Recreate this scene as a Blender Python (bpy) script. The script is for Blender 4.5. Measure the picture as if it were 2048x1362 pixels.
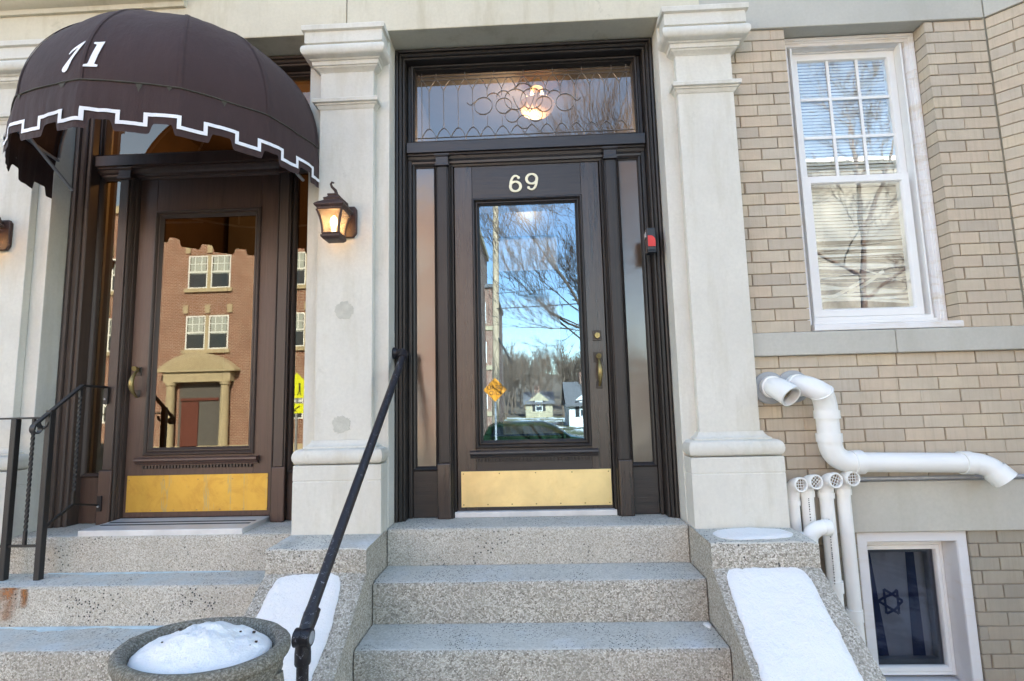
import bpy, bmesh, math, random
from math import sin, cos, pi, radians, sqrt, hypot, atan2
from mathutils import Vector, Matrix, noise as mnoise

scene = bpy.context.scene
for o in list(bpy.data.objects):
    bpy.data.objects.remove(o)
COL = scene.collection

# ------------------------------------------------------------------ camera
cam_d = bpy.data.cameras.new('camera')
cam = bpy.data.objects.new('camera', cam_d)
COL.objects.link(cam)
cam_d.sensor_width = 36.0
cam_d.lens = 1027.29 / 2048 * 36.0
cam_d.clip_start = 0.05
cam_d.clip_end = 600
def cam_rows(p, y, r):
    cy, sy, cp, sp, cr, sr = cos(y), sin(y), cos(p), sin(p), cos(r), sin(r)
    M = Matrix(((1, 0, 0), (0, 0, -1), (0, 1, 0)))
    Ry = Matrix(((cy, 0, sy), (0, 1, 0), (-sy, 0, cy)))
    Rx = Matrix(((1, 0, 0), (0, cp, -sp), (0, sp, cp)))
    Rz = Matrix(((cr, -sr, 0), (sr, cr, 0), (0, 0, 1)))
    return Rz @ Rx @ Ry @ M
A = cam_rows(-0.11351694, 0.03643922, -0.02486109)
cm = Matrix.Identity(4)
for i in range(3):
    cm[i][0] = A[0][i]
    cm[i][1] = -A[1][i]
    cm[i][2] = -A[2][i]
cm.translation = Vector((0, -2.83, 1.6295))
cam.matrix_world = cm
scene.camera = cam

# ------------------------------------------------------------------ light
SUN_EL, SUN_AZ = radians(36), radians(12)       # azimuth from +Y (behind the house) towards +X
w = bpy.data.worlds.new('World')
scene.world = w
w.use_nodes = True
nt = w.node_tree
bg = nt.nodes['Background']
sky = nt.nodes.new('ShaderNodeTexSky')
sky.sky_type = 'NISHITA'
sky.sun_disc = False
sky.sun_elevation = SUN_EL
sky.sun_rotation = SUN_AZ
sky.air_density = 1.0
sky.dust_density = 0.25
sky.ozone_density = 1.0
tint = nt.nodes.new('ShaderNodeMix'); tint.data_type = 'RGBA'; tint.blend_type = 'MULTIPLY'
tint.inputs[0].default_value = 1.0; tint.inputs[7].default_value = (1.07, 1.0, 0.90, 1)
nt.links.new(sky.outputs[0], tint.inputs[6]); nt.links.new(tint.outputs[2], bg.inputs[0])
bg.inputs[1].default_value = 0.11
sd = bpy.data.lights.new('sun', 'SUN')
sun = bpy.data.objects.new('sun', sd)
COL.objects.link(sun)
sd.energy = 5.0
sd.angle = radians(0.53)
sd.color = (1.0, 0.93, 0.82)
dvec = Vector((sin(SUN_AZ) * cos(SUN_EL), cos(SUN_AZ) * cos(SUN_EL), sin(SUN_EL)))
sun.rotation_euler = dvec.to_track_quat('Z', 'Y').to_euler()
sun.location = (6, 8, 14)
scene.view_settings.view_transform = 'Standard'
scene.view_settings.look = 'None'
scene.view_settings.exposure = 2.9
scene.view_settings.gamma = 1.0
scene.render.engine = 'CYCLES'
scene.cycles.use_denoising = True
scene.cycles.max_bounces = 10
scene.cycles.diffuse_bounces = 5
scene.cycles.glossy_bounces = 5
scene.cycles.transparent_max_bounces = 12
scene.cycles.sample_clamp_indirect = 8.0
scene.cycles.caustics_reflective = False
scene.cycles.caustics_refractive = False

# ------------------------------------------------------------------ node helper
class NT:
    def __init__(s, name):
        s.m = bpy.data.materials.new(name)
        s.m.use_nodes = True
        s.t = s.m.node_tree
        s.b = s.t.nodes['Principled BSDF']
        s.out = s.t.nodes['Material Output']
        s.tc = s.t.nodes.new('ShaderNodeTexCoord')
    def n(s, typ, **kw):
        nd = s.t.nodes.new(typ)
        for k, v in kw.items():
            if k.startswith('i_'):
                nd.inputs[k[2:].replace('_', ' ')].default_value = v
            else:
                setattr(nd, k, v)
        return nd
    def l(s, a, b):
        s.t.links.new(a, b)
    def vec(s, scale=(1, 1, 1), co='Object'):
        mp = s.n('ShaderNodeMapping')
        mp.inputs['Scale'].default_value = scale
        s.l(s.tc.outputs[co], mp.inputs[0])
        return mp.outputs[0]
    def noise(s, scale, detail=4, rough=0.55, vec=None, dist=0.0):
        nd = s.n('ShaderNodeTexNoise')
        nd.inputs['Scale'].default_value = scale
        nd.inputs['Detail'].default_value = detail
        nd.inputs['Roughness'].default_value = rough
        nd.inputs['Distortion'].default_value = dist
        s.l(vec if vec is not None else s.tc.outputs['Object'], nd.inputs['Vector'])
        return nd.outputs['Fac']
    def voro(s, scale, vec=None, feature='F1', out='Distance'):
        nd = s.n('ShaderNodeTexVoronoi')
        nd.feature = feature
        nd.inputs['Scale'].default_value = scale
        s.l(vec if vec is not None else s.tc.outputs['Object'], nd.inputs['Vector'])
        return nd.outputs[out]
    def ramp(s, fac, stops):
        nd = s.n('ShaderNodeValToRGB')
        el = nd.color_ramp.elements
        while len(el) > 1:
            el.remove(el[-1])
        for k, (p, c) in enumerate(stops):
            e = el[0] if k == 0 else el.new(p)
            e.position = p
            e.color = (c[0], c[1], c[2], 1) if isinstance(c, (tuple, list)) else (c, c, c, 1)
        s.l(fac, nd.inputs[0])
        return nd.outputs[0]
    def mix(s, fac, a, b, blend='MIX'):
        nd = s.n('ShaderNodeMix')
        nd.data_type = 'RGBA'
        nd.blend_type = blend
        for sock, v in ((nd.inputs[0], fac), (nd.inputs[6], a), (nd.inputs[7], b)):
            if isinstance(v, (int, float)):
                sock.default_value = v if sock == nd.inputs[0] else (v, v, v, 1)
            elif isinstance(v, tuple):
                sock.default_value = (v[0], v[1], v[2], 1)
            else:
                s.l(v, sock)
        return nd.outputs[2]
    def math(s, op, a, b=0.5):
        nd = s.n('ShaderNodeMath')
        nd.operation = op
        for sock, v in ((nd.inputs[0], a), (nd.inputs[1], b)):
            if isinstance(v, (int, float)):
                sock.default_value = v
            else:
                s.l(v, sock)
        return nd.outputs[0]
    def bump(s, h, dist=0.002, strength=1.0, prev=None):
        nd = s.n('ShaderNodeBump')
        nd.inputs['Distance'].default_value = dist
        nd.inputs['Strength'].default_value = strength
        s.l(h, nd.inputs['Height'])
        if prev is not None:
            s.l(prev, nd.inputs['Normal'])
        return nd.outputs[0]
    def set(s, color=None, rough=None, metal=None, normal=None, spec=None):
        for key, v in (('Base Color', color), ('Roughness', rough), ('Metallic', metal), ('Normal', normal), ('Specular IOR Level', spec)):
            if v is None:
                continue
            sock = s.b.inputs[key]
            if isinstance(v, tuple):
                sock.default_value = (v[0], v[1], v[2], 1)
            elif isinstance(v, (int, float)):
                sock.default_value = v
            else:
                s.l(v, sock)
        return s.m

def plain(name, col, rough=0.5, metal=0.0, bscale=None, bd=0.001, vary=0.12, nscale=6, spec=None):
    k = NT(name)
    n = k.noise(nscale, 5)
    c0 = tuple(max(0, v * (1 - vary)) for v in col)
    c1 = tuple(min(1, v * (1 + vary)) for v in col)
    c = k.ramp(n, [(0.3, c0), (0.7, c1)])
    nm = k.bump(k.noise(bscale, 4), bd) if bscale else None
    r = k.ramp(n, [(0.3, max(0, rough - 0.06)), (0.7, min(1, rough + 0.06))])
    return k.set(c, r, metal, nm, spec)

M = {}
def mat_limestone(name, base, stain=0.5):
    k = NT(name)
    n1 = k.noise(1.6, 6, 0.6)
    n2 = k.noise(60, 3, 0.6)
    st = k.noise(2.2, 5, 0.7, vec=k.vec((3.2, 3.2, 0.5)))
    c = k.ramp(n1, [(0.3, tuple(v * 0.9 for v in base)), (0.7, tuple(min(1, v * 1.06) for v in base))])
    c = k.mix(k.ramp(n2, [(0.35, 0.0), (0.75, 0.35)]), c, tuple(v * 0.78 for v in base))
    dirt = k.ramp(st, [(0.50, 0.0), (0.70, stain * 0.75)])
    c = k.mix(dirt, c, (base[0] * 0.72, base[1] * 0.69, base[2] * 0.6))
    ch = k.noise(5.5, 6, 0.75, dist=0.6)
    c = k.mix(k.ramp(ch, [(0.62, 0.0), (0.74, stain * 0.7)]), c, (base[0] * 0.6, base[1] * 0.6, base[2] * 0.56))
    nm = k.bump(n2, 0.0012, 0.7, k.bump(n1, 0.006, 0.4))
    return k.set(c, 0.85, 0, nm)
M['stone'] = mat_limestone('limestone', (0.665, 0.643, 0.572), 0.6)
M['stone_band'] = mat_limestone('limestone_band', (0.485, 0.472, 0.415), 0.3)
M['stone_lintel'] = mat_limestone('limestone_lintel', (0.62, 0.575, 0.455), 0.9)
M['patch'] = plain('filler_patch', (0.51, 0.50, 0.435), 0.9, bscale=90, bd=0.002, vary=0.1, nscale=30)

def mat_brick(name, base, bias=0.0):
    k = NT(name)
    oi = k.n('ShaderNodeObjectInfo')
    rnd = oi.outputs['Random']
    c = k.ramp(rnd, [(0.0, (base[0] * 0.80, base[1] * 0.80, base[2] * 0.84)), (0.22, base), (0.5, (base[0] * 1.02, base[1] * 0.96, base[2] * 0.93)),
                     (0.75, (base[0] * 0.93, base[1] * 0.95, base[2] * 1.0)), (1.0, (base[0] * 1.1, base[1] * 1.06, base[2] * 0.98))])
    co = k.n('ShaderNodeVectorMath'); co.operation = 'ADD'
    k.l(k.tc.outputs['Object'], co.inputs[0]); k.l(oi.outputs['Location'], co.inputs[1])
    n1 = k.noise(9, 6, 0.65, vec=co.outputs[0])
    n2 = k.noise(120, 3, 0.6, vec=co.outputs[0])
    c = k.mix(k.ramp(n1, [(0.35, 0.0), (0.72, 0.5)]), c, (base[0] * 0.72, base[1] * 0.7, base[2] * 0.7))
    lines = k.noise(14, 3, 0.6, vec=None)
    mp = k.n('ShaderNodeMapping'); mp.inputs['Scale'].default_value = (70, 70, 3); k.l(co.outputs[0], mp.inputs[0])
    ln = k.noise(1.0, 3, 0.6, vec=mp.outputs[0])
    c = k.mix(k.ramp(ln, [(0.5, 0.0), (0.72, 0.4)]), c, (base[0] * 0.66, base[1] * 0.64, base[2] * 0.62))
    big = k.noise(1.3, 4, 0.6, vec=co.outputs[0])
    c = k.mix(k.ramp(big, [(0.42, 0.0), (0.68, 0.42)]), c, (base[0] * 0.8, base[1] * 0.82, base[2] * 0.86))
    nm = k.bump(n2, 0.0015, 0.8, k.bump(n1, 0.004, 0.6, k.bump(ln, 0.0015, 0.5)))
    return k.set(c, 0.88, 0, nm)
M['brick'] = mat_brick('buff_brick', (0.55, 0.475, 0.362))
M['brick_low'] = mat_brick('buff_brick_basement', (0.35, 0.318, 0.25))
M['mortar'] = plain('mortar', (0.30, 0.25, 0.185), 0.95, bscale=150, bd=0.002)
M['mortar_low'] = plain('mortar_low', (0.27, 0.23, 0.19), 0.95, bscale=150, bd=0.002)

def mat_granolith(name, base, dark, pebble, scale=95, amt=0.75, specks=0.0):
    k = NT(name)
    v = k.voro(scale, out='Color')
    d = k.voro(scale, out='Distance')
    sep = k.n('ShaderNodeSeparateColor'); k.l(v, sep.inputs[0])
    c = k.ramp(sep.outputs[0], [(0.0, dark), (0.18, tuple(x * 0.85 for x in base)), (0.45, base), (0.75, pebble), (1.0, tuple(min(1, x * 1.12) for x in pebble))])
    edge = k.ramp(k.voro(scale, feature='DISTANCE_TO_EDGE'), [(0.0, 1.0), (0.12, 0.0)])
    c = k.mix(k.math('MULTIPLY', edge, amt), c, dark)
    n1 = k.noise(2.4, 6, 0.65)
    c = k.mix(k.ramp(n1, [(0.35, 0.0), (0.68, 0.55)]), c, tuple(x * 0.70 for x in base))
    v2 = k.voro(scale * 0.36, out='Color')
    sep2 = k.n('ShaderNodeSeparateColor'); k.l(v2, sep2.inputs[0])
    d2 = k.voro(scale * 0.36)
    sp = k.math('MULTIPLY', k.math('GREATER_THAN', sep2.outputs[1], 0.86 - specks * 0.3), k.math('LESS_THAN', d2, 0.30))
    patchy = k.ramp(k.noise(5, 4), [(0.45, 0.0), (0.6, 1.0)])
    c = k.mix(k.math('MULTIPLY', sp, patchy), c, (0.05, 0.05, 0.05))
    c = k.mix(k.ramp(k.noise(3.3, 6, 0.7, dist=0.8), [(0.62, 0.0), (0.8, 0.35)]), c, (0.33, 0.30, 0.22))
    h = k.ramp(d, [(0.0, 1.0), (0.6, 0.0)])
    nm = k.bump(h, 0.0022, 0.9, k.bump(n1, 0.01, 0.4))
    return k.set(c, 0.9, 0, nm)
M['granite'] = mat_granolith('pebble_concrete', (0.43, 0.395, 0.325), (0.15, 0.13, 0.10), (0.66, 0.62, 0.54), 160, 0.6)
M['granite_fine'] = mat_granolith('fine_pebble_concrete', (0.53, 0.49, 0.41), (0.27, 0.24, 0.19), (0.68, 0.645, 0.57), 190, 0.6, specks=0.3)

def mat_tread(name, blue=0.0):
    k = NT(name)
    base = (0.50, 0.485, 0.425)
    n1 = k.noise(3.0, 6, 0.65)
    c = k.ramp(n1, [(0.3, tuple(x * 0.85 for x in base)), (0.7, tuple(x * 1.12 for x in base))])
    v = k.voro(120, out='Color'); sep = k.n('ShaderNodeSeparateColor'); k.l(v, sep.inputs[0])
    c = k.mix(k.ramp(sep.outputs[1], [(0.0, 0.8), (0.4, 0.0), (0.8, 0.0), (0.85, 0.5)]), c, (0.62, 0.60, 0.54))
    sp = k.math('MULTIPLY', k.math('GREATER_THAN', sep.outputs[0], 0.68), k.math('LESS_THAN', k.voro(120), 0.42))
    patchy = k.ramp(k.noise(4, 4), [(0.36, 0.15), (0.6, 1.0)])
    c = k.mix(k.math('MULTIPLY', sp, patchy), c, (0.045, 0.05, 0.055))
    salt = k.ramp(k.noise(2.6, 7, 0.72, dist=0.5), [(0.52, 0.0), (0.72, 0.55)])
    c = k.mix(salt, c, (0.64, 0.66, 0.68))
    if blue:
        # blue de-icer stain that gathers at the foot of the riser (a shape of its own on the concrete)
        sepx = k.n('ShaderNodeSeparateXYZ'); k.l(k.tc.outputs['Object'], sepx.inputs[0])
        cc = k.noise(6, 5, 0.6)
        c = k.mix(k.math('MULTIPLY', k.ramp(cc, [(0.4, 0.0), (0.7, 1.0)]), blue), c, (0.42, 0.55, 0.60))
    nm = k.bump(k.noise(160, 3), 0.0012, 0.8, k.bump(n1, 0.006, 0.5))
    return k.set(c, 0.72, 0, nm)
M['tread'] = mat_tread('worn_tread')
M['tread_blue'] = mat_tread('worn_tread_deicer', 0.4)
M['deicer'] = plain('blue_deicer_crust', (0.50, 0.60, 0.62), 0.9, bscale=120, bd=0.002, vary=0.15, nscale=20)
M['rust'] = plain('rust_stain', (0.30, 0.13, 0.05), 0.9, vary=0.35, nscale=25)

def mat_wood(name, dark, light, rough, amt=0.55, coat=0.3, horiz=False, worn=None):
    k = NT(name)
    sc = (2.0, 40, 40) if horiz else (40, 40, 2.0)
    g = k.noise(1.2, 6, 0.7, vec=k.vec(sc), dist=0.4)
    fine = k.noise(3.5, 4, 0.7, vec=k.vec((sc[0] * 1.3, sc[1] * 1.6, sc[2] * 1.0)))
    big = k.noise(1.7, 5, 0.65)
    c = k.ramp(g, [(0.38, dark), (0.5, tuple((a + b) / 2 for a, b in zip(dark, light))), (0.68, light)])
    c = k.mix(k.ramp(big, [(0.4, 0.0), (0.7, amt)]), c, tuple(x * 0.55 for x in dark))
    if worn:
        sx = k.n('ShaderNodeSeparateXYZ'); k.l(k.tc.outputs['Object'], sx.inputs[0])
        low = k.ramp(k.math('ADD', sx.outputs[2], k.math('MULTIPLY', k.noise(5, 4), 0.35)), [(0.22, 1.0), (0.75, 0.0)])
        c = k.mix(k.math('MULTIPLY', low, k.ramp(fine, [(0.42, 0.15), (0.66, 0.8)])), c, worn)
    nm = k.bump(fine, 0.0016, 0.8, k.bump(g, 0.0012, 0.7))
    r = k.ramp(g, [(0.35, rough - 0.08), (0.7, rough + 0.12)])
    m = k.set(c, r, 0, nm, 0.5)
    k.b.inputs['Coat Weight'].default_value = coat
    k.b.inputs['Coat Roughness'].default_value = 0.22
    return m
M['oak'] = mat_wood('dark_varnished_oak', (0.014, 0.0105, 0.010), (0.062, 0.040, 0.029), 0.32, worn=(0.10, 0.068, 0.042), coat=0.6)
M['oak_frame'] = mat_wood('weathered_black_oak', (0.010, 0.009, 0.009), (0.034, 0.025, 0.020), 0.5, worn=(0.075, 0.052, 0.035), coat=0.15)
M['oak_h'] = mat_wood('dark_oak_rail', (0.012, 0.010, 0.011), (0.036, 0.026, 0.021), 0.38, horiz=True)
M['brownpaint'] = mat_wood('brown_painted_wood', (0.064, 0.035, 0.026), (0.092, 0.052, 0.039), 0.42, amt=0.12, coat=0.12)
M['brownpaint_dark'] = mat_wood('dark_brown_painted_frame', (0.048, 0.032, 0.025), (0.068, 0.045, 0.035), 0.5, amt=0.15, coat=0.1)

def mat_brass(name, col, rough, tarnish, tcol, streaks=False):
    k = NT(name)
    n = k.noise(4.0, 6, 0.6, dist=0.3)
    c = k.ramp(n, [(0.35, tuple(x * 0.8 for x in col)), (0.65, col)])
    t = k.ramp(k.noise(7, 7, 0.75, dist=1.2), [(0.5, 0.0), (0.72, tarnish)])
    c = k.mix(t, c, tcol)
    if streaks:
        s = k.ramp(k.noise(1.0, 4, 0.6, vec=k.vec((16, 16, 1.1)), dist=0.5), [(0.60, 0.0), (0.625, 0.6), (0.65, 0.0)])
        c = k.mix(s, c, (0.30, 0.33, 0.22))
    r = k.ramp(n, [(0.3, rough), (0.7, rough + 0.14)])
    return k.set(c, r, 0.85, k.bump(n, 0.0012, 0.5))
M['brass'] = mat_brass('polished_brass', (0.90, 0.72, 0.36), 0.34, 0.25, (0.62, 0.42, 0.14))
M['brass_old'] = mat_brass('tarnished_brass', (0.60, 0.41, 0.09), 0.36, 0.6, (0.36, 0.22, 0.06), True)
M['brass_hw'] = mat_brass('antique_brass', (0.40, 0.31, 0.13), 0.32, 0.7, (0.11, 0.085, 0.045))
M['numeral'] = plain('cream_brass_numeral', (0.80, 0.74, 0.52), 0.35, 0.2)
M['darkbronze'] = plain('dark_bronze_plate', (0.06, 0.052, 0.045), 0.45, 0.6, bscale=60)

def mat_cloth(name, col, rough=0.85):
    k = NT(name)
    n = k.noise(3, 6, 0.65)
    c = k.ramp(n, [(0.3, tuple(x * 0.85 for x in col)), (0.7, tuple(x * 1.15 for x in col))])
    wv = k.n('ShaderNodeTexNoise'); wv.inputs['Scale'].default_value = 260; k.l(k.tc.outputs['Object'], wv.inputs['Vector'])
    fold = k.noise(5, 5, 0.6, vec=k.vec((1, 1, 0.4)))
    pale = k.ramp(k.noise(7, 6, 0.7, vec=k.vec((2, 2, 0.5))), [(0.5, 0.0), (0.75, 0.35)])
    c = k.mix(pale, c, tuple(min(1, x * 1.5 + 0.006) for x in col))
    m = k.set(c, rough, 0, k.bump(wv.outputs['Fac'], 0.0012, 0.9, k.bump(fold, 0.022, 0.6)))
    k.b.inputs['Sheen Weight'].default_value = 0.05
    return m
M['awning'] = mat_cloth('brown_canvas', (0.036, 0.017, 0.0155))
M['seamcloth'] = mat_cloth('mildewed_seam', (0.050, 0.046, 0.032))
M['tape'] = mat_cloth('white_trim_tape', (0.80, 0.80, 0.82))
M['letterwhite'] = plain('white_letter_cloth', (0.82, 0.82, 0.84), 0.7)
M['galv'] = plain('galvanised_steel', (0.36, 0.37, 0.39), 0.5, 0.25, nscale=30)

def mat_chipped(name, col, rough, chip, amt):
    k = NT(name)
    n = k.noise(38, 6, 0.8, dist=0.8)
    m = k.ramp(n, [(amt, 0.0), (amt + 0.04, 1.0)])
    big = k.ramp(k.noise(6, 4), [(0.4, 0.3), (0.65, 1.0)])
    f = k.math('MULTIPLY', m, big)
    c = k.mix(f, col, chip)
    return k.set(c, k.ramp(n, [(0.3, rough), (0.7, rough + 0.2)]), 0.1, k.bump(n, 0.0015, 0.7))
M['railpaint'] = mat_chipped('chipped_black_pipe_paint', (0.016, 0.013, 0.015), 0.32, (0.30, 0.30, 0.34), 0.585)
M['iron'] = mat_chipped('black_wrought_iron', (0.016, 0.015, 0.016), 0.38, (0.14, 0.09, 0.06), 0.66)
M['bronze'] = mat_chipped('bronze_lantern', (0.050, 0.026, 0.020), 0.4, (0.22, 0.11, 0.07), 0.58)
M['pvc'] = plain('white_pvc', (0.78, 0.78, 0.75), 0.38, vary=0.04, nscale=3)
M['pvcgrey'] = plain('grey_flange', (0.33, 0.35, 0.36), 0.6)
M['vinyl'] = plain('white_vinyl', (0.79, 0.79, 0.77), 0.42, vary=0.04, nscale=4)
def mat_oldpaint(name, base, stain):
    k = NT(name)
    n = k.noise(2.5, 5, 0.6)
    c = k.ramp(n, [(0.3, tuple(x * 0.93 for x in base)), (0.7, base)])
    d = k.ramp(k.noise(4, 7, 0.75, vec=k.vec((0.6, 2, 3)), dist=0.4), [(0.50, 0.0), (0.72, 0.8)])
    c = k.mix(d, c, stain)
    return k.set(c, 0.6, 0, k.bump(k.noise(30, 4), 0.001))
M['whitepaint'] = mat_oldpaint('aged_white_paint', (0.76, 0.75, 0.74), (0.55, 0.45, 0.30))
M['whitepaint2'] = mat_oldpaint('white_paint', (0.68, 0.68, 0.69), (0.60, 0.56, 0.50))
M['marble'] = plain('white_marble', (0.62, 0.61, 0.59), 0.4, vary=0.12, nscale=8)
M['darkgroove'] = plain('rubber_strip', (0.05, 0.055, 0.06), 0.8)
def mat_snow():
    k = NT('snow')
    n = k.noise(18, 6, 0.65)
    f = k.noise(160, 4, 0.7)
    m = k.set((0.87, 0.865, 0.84), 0.75, 0, k.bump(f, 0.004, 0.9, k.bump(n, 0.018, 0.8)))
    k.b.inputs['Subsurface Weight'].default_value = 0.3
    k.b.inputs['Subsurface Radius'].default_value = (0.03, 0.035, 0.04)
    k.b.inputs['Subsurface Scale'].default_value = 0.4
    return m
M['snow'] = mat_snow()
def mat_urn():
    k = NT('mossy_cast_stone')
    n = k.noise(170, 4, 0.75); b = k.noise(5, 6, 0.7)
    c = k.ramp(n, [(0.36, (0.07, 0.064, 0.05)), (0.5, (0.17, 0.155, 0.125)), (0.62, (0.36, 0.34, 0.29))])
    c = k.mix(k.ramp(b, [(0.4, 0.0), (0.7, 0.55)]), c, (0.19, 0.175, 0.12))
    c = k.mix(k.ramp(k.noise(9, 6, 0.75, dist=0.8), [(0.62, 0.0), (0.72, 0.8)]), c, (0.17, 0.17, 0.035))
    return k.set(c, 0.95, 0, k.bump(n, 0.003, 0.9, k.bump(b, 0.006, 0.4)))
M['urn'] = mat_urn()

def mat_glass(name, ior, tint=(1, 1, 1), rough=0.0, wav=0.0, wscale=2.0, obscure=0.0, refl=(1, 1, 1)):
    k = NT(name)
    k.t.nodes.remove(k.b)
    fr = k.n('ShaderNodeFresnel'); fr.inputs['IOR'].default_value = ior
    geo = k.n('ShaderNodeNewGeometry')
    facs = k.math('MULTIPLY', fr.outputs[0], k.math('SUBTRACT', 1.0, geo.outputs['Backfacing']))
    gl = k.n('ShaderNodeBsdfGlossy'); gl.inputs['Roughness'].default_value = rough
    gl.inputs['Color'].default_value = (*refl, 1)
    tr = k.n('ShaderNodeBsdfTransparent'); tr.inputs['Color'].default_value = (*tint, 1)
    mx = k.n('ShaderNodeMixShader')
    k.l(facs, mx.inputs[0])
    if obscure:
        df = k.n('ShaderNodeBsdfTranslucent'); df.inputs['Color'].default_value = (*tint, 1)
        d2 = k.n('ShaderNodeBsdfDiffuse'); d2.inputs['Color'].default_value = (0.20, 0.165, 0.135, 1)
        m0 = k.n('ShaderNodeMixShader'); m0.inputs[0].default_value = 0.35
        k.l(df.outputs[0], m0.inputs[1]); k.l(d2.outputs[0], m0.inputs[2])
        m2 = k.n('ShaderNodeMixShader'); m2.inputs[0].default_value = obscure
        k.l(tr.outputs[0], m2.inputs[1]); k.l(m0.outputs[0], m2.inputs[2])
        k.l(m2.outputs[0], mx.inputs[1])
    else:
        k.l(tr.outputs[0], mx.inputs[1])
    k.l(gl.outputs[0], mx.inputs[2])
    if wav:
        nm = k.bump(k.noise(wscale, 2, 0.5), wav, 1.0)
        k.l(nm, gl.inputs['Normal']); k.l(nm, fr.inputs['Normal'])
    k.l(mx.outputs[0], k.out.inputs['Surface'])
    return k.m
M['glass_door'] = mat_glass('door_glass', 3.0, (0.72, 0.76, 0.78), refl=(0.56, 0.80, 1.0))
M['glass_door71'] = mat_glass('amber_door_glass', 2.0, (0.72, 0.62, 0.48), refl=(0.90, 0.88, 0.74))
M['glass_transom'] = mat_glass('leaded_glass', 2.2, (0.75, 0.73, 0.70), rough=0.015)
M['glass_obscure'] = mat_glass('obscure_glass', 2.0, (0.50, 0.44, 0.37), rough=0.16, wav=0.0015, wscale=9, obscure=0.6)
M['glass_window'] = mat_glass('window_glass', 2.9, (0.93, 0.95, 0.95), wav=0.0003, wscale=5)
M['glass_basement'] = mat_glass('basement_glass', 1.5, (0.56, 0.58, 0.62))
M['glass_lantern'] = mat_glass('seeded_lantern_glass', 1.5, (0.85, 0.72, 0.55), rough=0.1, wav=0.004, wscale=60, obscure=0.35)
M['lead'] = plain('lead_came', (0.16, 0.15, 0.14), 0.5, 0.6)

def mat_emit(name, col, strength):
    k = NT(name)
    k.set(col, 0.5)
    k.b.inputs['Emission Color'].default_value = (*col, 1)
    k.b.inputs['Emission Strength'].default_value = strength
    return k.m
M['bulb'] = mat_emit('lit_bulb', (1.0, 0.66, 0.32), 3.2)
M['bowl'] = mat_emit('lit_glass_bowl', (0.9, 0.52, 0.24), 0.10)
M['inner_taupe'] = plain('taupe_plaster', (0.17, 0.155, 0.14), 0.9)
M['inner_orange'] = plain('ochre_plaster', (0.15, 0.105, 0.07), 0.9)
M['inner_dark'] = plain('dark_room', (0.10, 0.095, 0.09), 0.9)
M['curtain'] = plain('pale_curtain', (0.60, 0.62, 0.64), 0.9)
M['blind'] = plain('cream_blind_slat', (0.80, 0.80, 0.74), 0.55)
M['flagwhite'] = plain('white_flag_cloth', (0.78, 0.78, 0.80), 0.9)
M['flagblue'] = plain('blue_flag_cloth', (0.05, 0.075, 0.22), 0.9)
M['red'] = plain('red_plastic', (0.60, 0.035, 0.03), 0.4)
M['blackplastic'] = plain('black_plastic', (0.02, 0.024, 0.03), 0.35)
M['silver'] = plain('silver_plastic', (0.5, 0.5, 0.52), 0.35, 0.4)
M['redbrick'] = mat_brick('red_brick', (0.26, 0.085, 0.045))
def mat_coursed(name, base, mortar):
    k = NT(name)
    b = k.n('ShaderNodeTexBrick')
    sx = k.n('ShaderNodeSeparateXYZ'); k.l(k.tc.outputs['Object'], sx.inputs[0])
    cx = k.n('ShaderNodeCombineXYZ')
    k.l(k.math('ADD', sx.outputs[0], sx.outputs[1]), cx.inputs[0]); k.l(sx.outputs[2], cx.inputs[1])
    k.l(cx.outputs[0], b.inputs['Vector'])
    b.inputs['Scale'].default_value = 1.0
    b.inputs['Brick Width'].default_value = 0.22
    b.inputs['Row Height'].default_value = 0.082
    b.inputs['Mortar Size'].default_value = 0.011
    b.inputs['Color1'].default_value = (*base, 1)
    b.inputs['Color2'].default_value = (base[0] * 0.7, base[1] * 0.62, base[2] * 0.6, 1)
    b.inputs['Mortar'].default_value = (*mortar, 1)
    n = k.noise(1.5, 5)
    c = k.mix(k.ramp(n, [(0.4, 0.0), (0.7, 0.4)]), b.outputs['Color'], tuple(x * 0.6 for x in base))
    return k.set(c, 0.9, 0, k.bump(b.outputs['Fac'], 0.01, 0.3))
M['redbrick_wall'] = mat_coursed('red_brick_wall', (0.24, 0.088, 0.058), (0.50, 0.42, 0.33))
M['tan_trim'] = plain('cast_stone_trim', (0.42, 0.35, 0.23), 0.9)
M['siding'] = plain('pale_siding', (0.70, 0.70, 0.68), 0.8)
M['greysiding'] = plain('grey_stucco', (0.16, 0.155, 0.135), 0.9, nscale=0.8, vary=0.45)
M['shingle'] = plain('grey_shingle', (0.13, 0.125, 0.13), 0.9, nscale=3)
M['darkglass'] = plain('dark_window_glass', (0.035, 0.045, 0.055), 0.12, 0.0)
M['lace'] = plain('lace_curtain', (0.36, 0.40, 0.38), 0.8)
M['door_red'] = plain('mahogany_door', (0.12, 0.035, 0.025), 0.5)
M['bark'] = plain('grey_brown_bark', (0.085, 0.062, 0.048), 0.95, bscale=40, bd=0.004, vary=0.3)
M['twig'] = plain('brown_twigs', (0.15, 0.105, 0.075), 0.95)
M['polewood'] = mat_wood('pole_wood', (0.42, 0.29, 0.18), (0.66, 0.50, 0.34), 0.9, amt=0.3, coat=0.0)
M['orange'] = plain('orange_sign_face', (0.85, 0.30, 0.01), 0.5, vary=0.03)
M['yellowsign'] = plain('fluorescent_yellow_sign', (0.80, 0.85, 0.02), 0.5, vary=0.03)
M['signblack'] = plain('black_sign_print', (0.01, 0.01, 0.01), 0.6)
M['cargreen'] = plain('dark_green_car_paint', (0.018, 0.045, 0.022), 0.2, 0.3, vary=0.03)
M['tyre'] = plain('tyre_rubber', (0.015, 0.015, 0.015), 0.8)
M['asphalt'] = plain('asphalt', (0.055, 0.055, 0.055), 0.9, bscale=60, bd=0.004, vary=0.25)
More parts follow.
